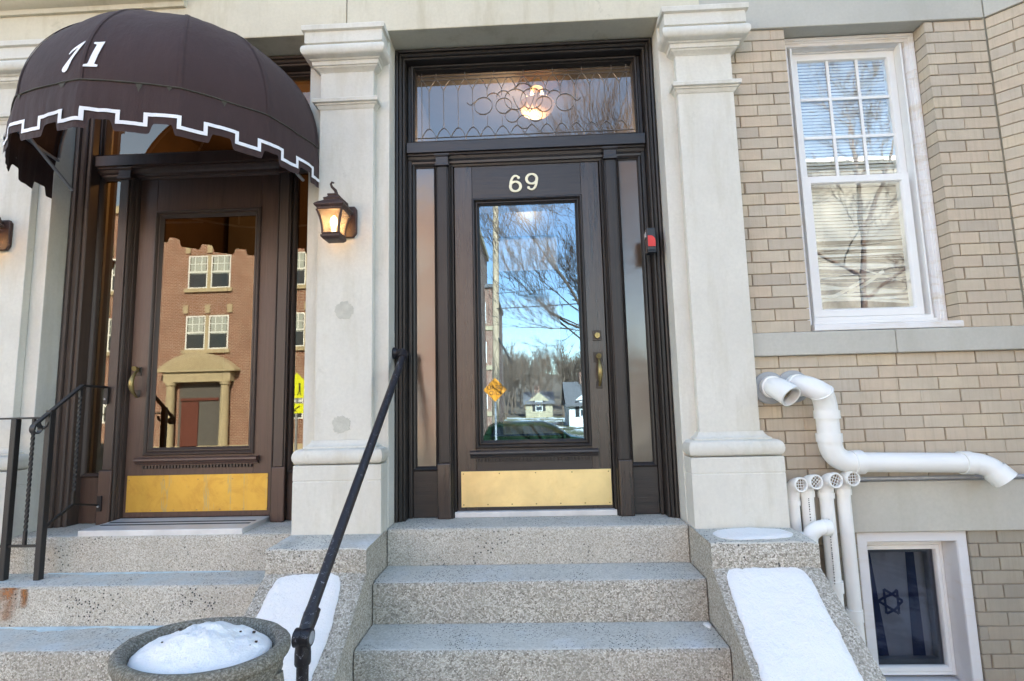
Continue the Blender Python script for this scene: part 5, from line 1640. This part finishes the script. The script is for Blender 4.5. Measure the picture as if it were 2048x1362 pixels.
# ================================================================== across the street (seen in the door and window glass)
def mir(x, yv, z):                    # a point seen in the door glass at virtual depth yv stands here
    return (x, 0.54 - yv, z)
def facade_window(parent, x0, x1, z0, z1, y):
    """window on a wall that faces +y at y"""
    f = build('window', MB().frame(x0, x1, z0, z1, [(0.0, y - .1), (0.0, y + .03), (0.07, y + .03), (0.07, y - .06)]).box(x0, x1, y - .02, y + .045, (z0 + z1) / 2 - .04, (z0 + z1) / 2 + .04), 'vinyl', parent)
    build('pane', B(x0 + .05, x1 - .05, y + .003, y + .010, z0 + .05, z1 - .05), 'darkglass', f)
    build('lace_curtain', B(x0 + .12, x1 - .12, y + .0105, y + .014, (z0 + z1) / 2 - .1, z1 - .08), 'lace', f)
    zm = (z0 + z1) / 2; mm = MB()
    for k in (1, 2):
        xm = x0 + (x1 - x0) * k / 3; mm.box(xm - .018, xm + .018, y + .015, y + .03, zm, z1 - .05)
    mm.box(x0 + .06, x1 - .06, y + .0145, y + .0295, (zm + z1) / 2 - .02, (zm + z1) / 2 + .02)
    build('muntin', mm, 'vinyl', f)
YO = -22.63
ob = thing('brick_apartment_house', (-15, YO, -0.9), 'sunlit red brick apartment house with curved door pediment mirrored in door 71', 'building')
build('wall', B(-30, -3.15, YO - 12, YO, -0.9, 12.1), 'redbrick_wall', ob)
build('parapet', B(-30.2, -3.0, YO - 12.2, YO + .15, 12.101, 12.5), 'tan_trim', ob)
build('water_table', B(-30.05, -3.10, YO + .001, YO + .08, -0.9, -0.35), 'tan_trim', ob)
for cxw in (-27.5, -22.3, -16.9, -11.6, -6.4):
    for zz in (4.60, 7.84):
        if zz == 4.60 or True:
            for dx in (-1.15, 0.08):
                facade_window(ob, cxw + dx, cxw + dx + 1.06, zz, zz + 1.78, YO)
            build('sill', B(cxw - 1.30, cxw + 1.28, YO + .001, YO + .12, zz - .20, zz - .001), 'tan_trim', ob)
            build('mullion', B(cxw - .088, cxw + .078, YO + .001, YO + .06, zz, zz + 1.78), 'tan_trim', ob)
            for kx in (-1.32, -.14, 1.06):
                build('keystone', B(cxw + kx, cxw + kx + .26, YO + .001, YO + .07, zz + 1.92, zz + 2.36), 'tan_trim', ob)
    if abs(cxw + 16.9) > 1:
        for dx in (-1.15, 0.08):
            facade_window(ob, cxw + dx, cxw + dx + 1.06, 0.9, 2.7, YO)
# entrance
ex = -17.1
ped = [(-2.06, 3.42)] + [(-2.06 + 4.12 * q / 20, 3.50 + 0.90 * sin(pi * q / 20) ** 0.8) for q in range(21)] + [(2.06, 3.42)]
build('pediment', MB().poly_y([(ex + a, b) for a, b in ped], YO + .001, YO + .55), 'tan_trim', ob)
ped2 = [(-1.6, 3.55)] + [(-1.6 + 3.2 * q / 16, 3.56 + 0.58 * sin(pi * q / 16) ** 0.8) for q in range(17)] + [(1.6, 3.55)]
M['tan_shadow'] = plain('shaded_stone_panel', (0.40, 0.33, 0.21), 0.9)  # trim colour darkened to paint the shade inside the pediment
build('tympanum', MB().poly_y([(ex + a, b) for a, b in ped2], YO + .551, YO + .56), 'tan_shadow', ob)
build('entablature', B(ex - 1.75, ex + 1.75, YO + .001, YO + .42, 2.90, 3.419), 'tan_trim', ob)
for sx in (-1, 1):
    build('column', MB().tube([(ex + sx * 1.42, YO + .25, -0.6), (ex + sx * 1.42, YO + .25, -0.45), (ex + sx * 1.42, YO + .25, -0.4), (ex + sx * 1.42, YO + .25, 2.70), (ex + sx * 1.42, YO + .25, 2.75), (ex + sx * 1.42, YO + .25, 2.899)], [0.28, 0.28, 0.23, 0.20, 0.26, 0.26], 16), 'tan_trim', ob, smooth=40)
build('doorway_shade_sheet', B(ex - 1.1, ex + 1.1, YO + .001, YO + .03, -0.6, 2.85), 'inner_dark', ob)  # flat dark sheet painting the shade of a set-back doorway
build('door', MB().box(ex - .95, ex - .05, YO + .031, YO + .08, -0.55, 1.9).box(ex - 1.0, ex + 1.0, YO + .031, YO + .10, 1.95, 2.08), 'door_red', ob)
build('entry_step', MB().box(ex - 1.8, ex + 1.8, YO + .56, YO + 1.6, -0.9, -0.72).box(ex - 1.7, ex + 1.7, YO + .09, YO + 1.2, -0.71, -0.60), 'concrete', ob)

fb = thing('brick_block', (-7, -32.5, -0.9), 'tall red brick block set back behind the wooden utility pole', 'building')
build('wall', B(-14, -2.65, -45, -32.46, -0.9, 9.55), 'redbrick_wall', fb)
build('parapet', B(-14.1, -2.5, -45, -32.3, 9.551, 9.8), 'shingle', fb)
for zz in (1.0, 4.2, 7.0):
    build('band', B(-14, -2.62, -32.459, -32.38, zz - .5, zz - .2), 'tan_trim', fb)
    facade_window(fb, -3.9, -3.1, zz, zz + 1.5, -32.45); facade_window(fb, -6.0, -5.0, zz, zz + 1.5, -32.45)

gb = thing('grey_house', (21, -24, -0.9), 'tall grey rendered house mirrored in the white window', 'building')
build('wall', B(13.2, 34, -36, -22.0, -0.9, 12.9), 'greysiding', gb)
build('roof_edge', B(13.0, 34.3, -36.3, -21.6, 12.901, 13.08), 'siding', gb)
for xx in (19.5, 21.5, 25, 28.5):
    for zz in (0.8, 4.0, 7.2, 10.2): facade_window(gb, xx, xx + 1.1, zz, zz + 1.7, -22.0)

def gable_house(x0, x1, y0, y1, ze, zr, label, wall):
    h = thing('house', ((x0 + x1) / 2, y1, -0.9), label, 'house')
    build('wall', B(x0, x1, y0, y1, -0.9, ze), wall, h)
    build('gable', MB().poly_y([(x0, ze + .001), (x1, ze + .001), ((x0 + x1) / 2, zr)], y0 + .3, y1 - .3) if (y1 - y0) > (x1 - x0) else MB().ext_x([(y0, ze + .001), (y1, ze + .001), ((y0 + y1) / 2, zr)], x0 + .01, x1 - .01), wall, h)
    rf = MB()
    ym = (y0 + y1) / 2
    rf.ext_x([(y1 + .35, ze - .12), (ym, zr + .02), (ym, zr + .16), (y1 + .35, ze + .02)], x0 - .3, x1 + .3)
    rf.ext_x([(y0 - .35, ze - .12), (ym, zr + .02), (ym, zr + .16), (y0 - .35, ze + .02)], x0 - .3, x1 + .3)
    r_ = build('roof', rf, 'shingle', h)
    build('chimney', B(x0 + 1.2, x0 + 1.9, ym - .3, ym + .4, zr - .8, zr + 1.0), 'redbrick_wall', r_)
    n = int((x1 - x0) / 2.6)
    for k in range(n):
        xx = x0 + (k + 0.5) * (x1 - x0) / n - .45
        facade_window(h, xx, xx + .9, 0.0, 1.3, y1)
        build('shutter', MB().box(xx - .38, xx - .05, y1 + .001, y1 + .05, 0.0, 1.3).box(xx + .95, xx + 1.28, y1 + .001, y1 + .05, 0.0, 1.3), 'signblack', h)
    return h
gable_house(3.1, 8.6, -47, -41, 1.0, 2.9, 'white shuttered house with grey roof under the wooded hill', 'siding')
gable_house(-0.9, 2.6, -70, -64, 1.0, 2.4, 'cream house seen small behind the white one', 'tan_trim')

# utility pole, wires
up = thing('utility_pole', (-1.40, -16.46, -0.8), 'tall weathered wooden utility pole mirrored in the glass of door 69', 'utility pole')
build('pole', MB().tube([(-1.47, -16.46, -0.8), (-1.36, -16.46, 3.5), (-1.22, -16.46, 10.6)], [0.15, 0.135, 0.11], 14), 'polewood', up, smooth=60)
build('crossarm', B(-2.3, -0.1, -16.36, -16.26, 9.7, 9.82), 'polewood', up)
for xx in (-2.2, -1.7, -0.8, -0.25):
    build('insulator', MB().tube([(xx, -16.31, 9.82), (xx, -16.31, 9.88), (xx, -16.31, 9.98)], [0.02, 0.06, 0.04], 8), 'pvcgrey', up, smooth=40)
build('transformer', MB().tube([(-0.85, -16.40, 10.0), (-0.85, -16.40, 10.7)], 0.2, 14), 'pvcgrey', up, smooth=40)
build('brace', MB().tube([(-1.25, -16.4, 4.0), (-0.75, -16.2, 3.0)], 0.04, 8), 'signblack', up)
def wire(pts, r_, label):
    o = build('overhead_wire', MB().tube(pts, r_, 5), 'signblack')
    tag(o, label, 'wire')
def sagp(a, b, s_, n=18):
    return [(a[0] + (b[0] - a[0]) * t, a[1] + (b[1] - a[1]) * t, a[2] + (b[2] - a[2]) * t - s_ * 4 * t * (1 - t)) for t in [q / n for q in range(n + 1)]]
wire(sagp((-1.3, -16.35, 5.15), (24, -16.0, 7.6), 0.5), 0.022, 'thick lower cable running right from the utility pole')
wire(sagp((-1.3, -16.35, 5.75), (24, -16.0, 9.0), 0.5), 0.012, 'thin middle cable running right from the utility pole')
wire(sagp((-0.25, -16.3, 9.98), (24, -16.0, 10.4), 0.6), 0.010, 'topmost wire from the end of the pole crossarm')

# signs
def diamond(cx, y, cz, h):
    return MB().poly_y([(cx - h, cz), (cx, cz - h), (cx + h, cz), (cx, cz + h)], y - .004, y)
sg = thing('dead_end_sign', (-1.246, -13.96, -0.8), 'orange diamond DEAD END sign mirrored in the glass of door 69', 'road sign')
build('sign_face', diamond(-1.246, -13.955, 1.955, 0.40), 'orange', sg)
build('post', B(-1.275, -1.215, -14.03, -13.97, -0.8, 2.30), 'galv', sg)
def stroke_text(txt, cx, cz, h, y, parent, mat):
    """block capitals facing +y (so x runs leftwards for a reader standing at larger y)"""
    G = {'D': [[(0, 0), (0, 1), (.5, 1), (.8, .8), (.8, .2), (.5, 0), (0, 0)]], 'E': [[(.75, 0), (0, 0), (0, 1), (.75, 1)], [(0, .5), (.6, .5)]], 'A': [[(0, 0), (.4, 1), (.8, 0)], [(.15, .38), (.65, .38)]], 'N': [[(0, 0), (0, 1), (.75, 0), (.75, 1)]]}
    adv = 1.08 * h; W_ = adv * len(txt) - .28 * h
    mb = MB()
    for i, c in enumerate(txt):
        for s_ in G[c]:
            pts = [(cx + W_ / 2 - (i * adv + q[0] * h), cz + (q[1] - .5) * h) for q in s_]
            mb.ribbon(pts, h * 0.17, y - .003, y + .003)
    build('lettering', mb, mat, parent)
stroke_text('DEAD', -1.246, 2.04, 0.125, -13.951, sg, 'signblack')
stroke_text('END', -1.246, 1.85, 0.125, -13.951, sg, 'signblack')
s2 = thing('school_crossing_sign', (-7.72, -13.4, -0.8), 'yellow green school crossing sign with arrow plate, mirrored beside door 71', 'road sign')
cx, cz, h = -7.78, 2.20, 0.36
build('sign_face', MB().poly_y([(cx - h, cz - h), (cx + h, cz - h), (cx + h, cz + .1), (cx, cz + h + .12), (cx - h, cz + .1)], -13.404, -13.40), 'yellowsign', s2)
build('arrow_plate', MB().box(cx - .25, cx + .25, -13.404, -13.40, 1.34, 1.66), 'yellowsign', s2)
build('post', B(cx - .03, cx + .03, -13.47, -13.41, -0.8, 2.6), 'galv', s2)
fg = MB()
for dx in (-.11, .10):
    fg.tube([(cx + dx, -13.398, cz + .10), (cx + dx, -13.392, cz + .10)], 0.035, 12)
    fg.ribbon([(cx + dx, cz + .05), (cx + dx, cz - .10)], 0.06, -13.398, -13.393)
    fg.ribbon([(cx + dx, cz - .10), (cx + dx - .06, cz - .27)], 0.03, -13.398, -13.393); fg.ribbon([(cx + dx, cz - .10), (cx + dx + .05, cz - .27)], 0.03, -13.3981, -13.3931)
fg.ribbon([(cx + .13, 1.58), (cx - .10, 1.43)], 0.035, -13.398, -13.393); fg.ribbon([(cx - .12, 1.54), (cx - .12, 1.42), (cx + .0, 1.42)], 0.03, -13.3982, -13.3932)
build('pictogram', fg, 'signblack', s2)

# parked car
car = thing('parked_car', (0.35, -15.6, -0.8), 'dark green parked car mirrored low in the glass of door 69', 'car')
def carbody(x0, y0, z0, L=4.4, Wd=1.7):
    side = [(0.0, .40), (0.0, 1.0), (.25, 1.50), (.5, 1.62), (2.2, 1.62), (2.6, 1.50), (3.15, 1.10), (3.5, 1.04), (4.15, .93), (4.38, .78), (4.4, .40)]
    mb = MB(); rows = []
    for (f, ins) in ((0, .12), (.06, .03), (.5, 0), (.94, .03), (1.0, .12)):
        y = y0 + Wd * f
        rows.append([(x0 + a, y, z0 + (b if b < .9 else .9 + (b - .9) * (1 - ins * 1.2))) for a, b in side])
    return mb.grid(rows, True, 0, True)
build('body', carbody(-1.85, -16.6, -0.8), 'cargreen', car, smooth=35)
for yy in (-14.905,):
    build('side_window', MB().poly_y([(-1.50, 0.34), (-1.35, 0.66), (0.25, 0.68), (0.60, 0.56), (0.95, 0.34)], yy - .01, yy + .012), 'darkglass', car)
for xx in (-1.0, 1.72):
    wh = build('wheel', MB().tube([(xx, -15.08, -0.49), (xx, -14.88, -0.49)], 0.31, 22), 'tyre', car, smooth=40)
    build('rim', MB().tube([(xx, -14.879, -0.49), (xx, -14.865, -0.49)], 0.2, 16), 'galv', wh, smooth=40)
build('headlight', B(2.40, 2.555, -15.15, -14.96, -.12, .02), 'silver', car)

# ------------------------------------------------------------------ bare trees
def tree_mesh(seed, base, limbs, depth, spread=0.5, twist=0.25, minr=0.006, up=0.15, kids=(2, 3)):
    r_ = random.Random(seed); V, F, Vt, Ft = [], [], [], []
    def seg(p, q, ra, rb, VV, FF):
        t = (q - p)
        if t.length < 1e-4: return
        t.normalize(); u = t.cross(Vector((0.3, 0.2, 1))).normalized(); v = t.cross(u); o = len(VV)
        for c, rr in ((p, ra), (q, rb)):
            for k in range(3 if ra < .03 else 6):
                a = 2 * pi * k / (3 if ra < .03 else 6); c2 = c + (u * cos(a) + v * sin(a)) * rr; VV.append(c2[:])
        n = 3 if ra < .03 else 6
        for k in range(n): FF.append((o + k, o + (k + 1) % n, o + n + (k + 1) % n, o + n + k))
    def grow(p, d, L, rad, dep):
        n = 3 if dep > 1 else 2; q = p; dd = d.copy(); ra = rad
        for i in range(n):
            dd = (dd + Vector((r_.uniform(-1, 1), r_.uniform(-1, 1), r_.uniform(-1, 1))) * twist + Vector((0, 0, up * 0.3))).normalized()
            q2 = q + dd * (L / n); rb = ra * 0.86
            if ra > 0.02: seg(q, q2, ra, rb, V, F)
            else: seg(q, q2, ra, rb, Vt, Ft)
            if dep > 0 and i < n - 1 and r_.random() < 0.75:
                s_ = (dd + Vector((r_.uniform(-1, 1), r_.uniform(-1, 1), r_.uniform(-.6, 1))) * spread * 1.7).normalized()
                grow(q2, s_, L * r_.uniform(.45, .7), max(minr, rb * 0.5), dep - 1)
            q, ra = q2, rb
        if dep > 0:
            for _ in range(r_.randint(*kids)):
                s_ = (dd + Vector((r_.uniform(-1, 1), r_.uniform(-1, 1), r_.uniform(-.5, 1))) * spread).normalized()
                grow(q, s_, L * r_.uniform(.62, .82), max(minr, ra * r_.uniform(.6, .8)), dep - 1)
    for (p, d, L, rad, dep) in limbs: grow(Vector(p), Vector(d).normalized(), L, rad, dep)
    return V, F, Vt, Ft
def raw(name, V, F, mat, parent):
    mb = MB(); mb.v = V; mb.f = F; mb.m = [0] * len(F)
    return build(name, mb, mat, parent, fix=False)
t1 = thing('bare_tree', (2.9, -10.2, -0.8), 'bare street tree whose branches cross the glass of door 69', 'tree')
build('trunk', MB().tube([(2.95, -10.2, -0.8), (2.85, -10.15, 0.6), (2.6, -10.1, 1.9), (2.3, -10.1, 2.7)], [0.24, 0.18, 0.16, 0.14], 12), 'bark', t1, smooth=60)
V, F, Vt, Ft = tree_mesh(12, None, [((2.3, -10.1, 2.7), (-.72, .05, .75), 2.1, 0.06, 5), ((2.1, -10.2, 3.1), (-.85, -.05, .5), 1.8, 0.045, 5), ((2.35, -10.1, 2.6), (-.42, -.1, 1), 2.3, 0.07, 6), ((2.4, -10.1, 2.6), (-.05, .15, 1), 2.4, 0.085, 5), ((2.2, -10.1, 2.5), (-.95, .1, .42), 1.5, 0.035, 4), ((2.5, -10.1, 2.5), (.5, -.1, .9), 2.2, 0.07, 5)], 6, 0.5, 0.16, 0.0045)
raw('branch', V, F, 'bark', t1); tag(raw('twig', Vt, Ft, 'bark', t1), kind='stuff')
t2 = thing('bare_tree', (9.4, -11.5, -0.8), 'bare street tree mirrored in the panes of the white window', 'tree')
build('trunk', MB().tube([(9.0, -11.5, -0.8), (9.3, -11.5, 3), (9.6, -11.5, 6.2)], [0.13, 0.09, 0.06], 12), 'bark', t2, smooth=60)
V, F, Vt, Ft = tree_mesh(5, None, [((9.6, -11.5, 6.0), (-.2, 0, 1), 2.2, 0.07, 5), ((9.6, -11.5, 6.2), (.5, 0, .8), 2.1, 0.06, 5), ((9.55, -11.5, 4.8), (-.8, 0, .6), 2.0, 0.05, 5), ((9.5, -11.5, 4.2), (.8, .1, .6), 2.0, 0.05, 5)], 5, 0.5, 0.18, 0.006)
raw('branch', V, F, 'bark', t2); tag(raw('twig', Vt, Ft, 'bark', t2), kind='stuff')
t3 = thing('bare_tree', (4.9, -33, -0.8), 'small bare tree standing in front of the white shuttered house', 'tree')
build('trunk', MB().tube([(4.9, -33, -0.8), (4.8, -33, 0.8)], [0.16, 0.12], 8), 'bark', t3, smooth=60)
V, F, Vt, Ft = tree_mesh(31, None, [((4.8, -33, 0.8), (-.4, 0, 1), 1.4, 0.07, 4), ((4.8, -33, 0.7), (.4, 0, 1), 1.4, 0.07, 4)], 4, 0.5, 0.15, 0.012)
raw('branch', V, F, 'bark', t3); tag(raw('twig', Vt, Ft, 'bark', t3), kind='stuff')
# distant wood on the hill
protos = []
for s_ in range(4):
    protos.append(tree_mesh(40 + s_, None, [((0, 0, 0), (0, 0, 1), 3.2, 0.16, 0), ((0, 0, 3), (.3, .1, 1), 2.3, 0.09, 4), ((0, 0, 2.8), (-.4, 0, 1), 2.3, 0.09, 4), ((0, 0, 2.4), (0, .4, .9), 2.0, 0.07, 4)], 4, 0.55, 0.14, 0.022))
wd = MB(); wr = random.Random(3)
def hill_z(x, y):
    j = (-62 - y) / 10
    if j < 0: return -0.9
    return -0.9 + max(0, 9 * (1 - math.exp(-((j) / 6.0) ** 2)) * (0.75 + 0.35 * mnoise.noise(Vector((x * 0.02, y * 0.03, 0)))) * (1.25 - 0.0045 * x))
for k in range(105):
    V, F, Vt, Ft = protos[k % 4]
    x = wr.uniform(-16, 26) ; y = -56 - 60 * (k / 105.0)
    a = wr.uniform(0, 6.28); s_ = wr.uniform(0.6, 1.05); ca, sa = cos(a) * s_, sin(a) * s_
    z0 = hill_z(x, y)
    for VV, FF in ((V, F), (Vt, Ft)):
        o = len(wd.v)
        wd.v += [(x + p[0] * ca - p[1] * sa, y + p[0] * sa + p[1] * ca, z0 + p[2] * s_) for p in VV]
        wd.f += [tuple(o + i for i in f) for f in FF]
wd.m = [0] * len(wd.f)
o = build('distant_wood', wd, 'twig', fix=False)
tag(o, 'brown leafless wood covering the far hill', 'wood', kind='stuff')
print('BRICKS', n_brick, 'WOODTRIS', len(wd.f) * 2)
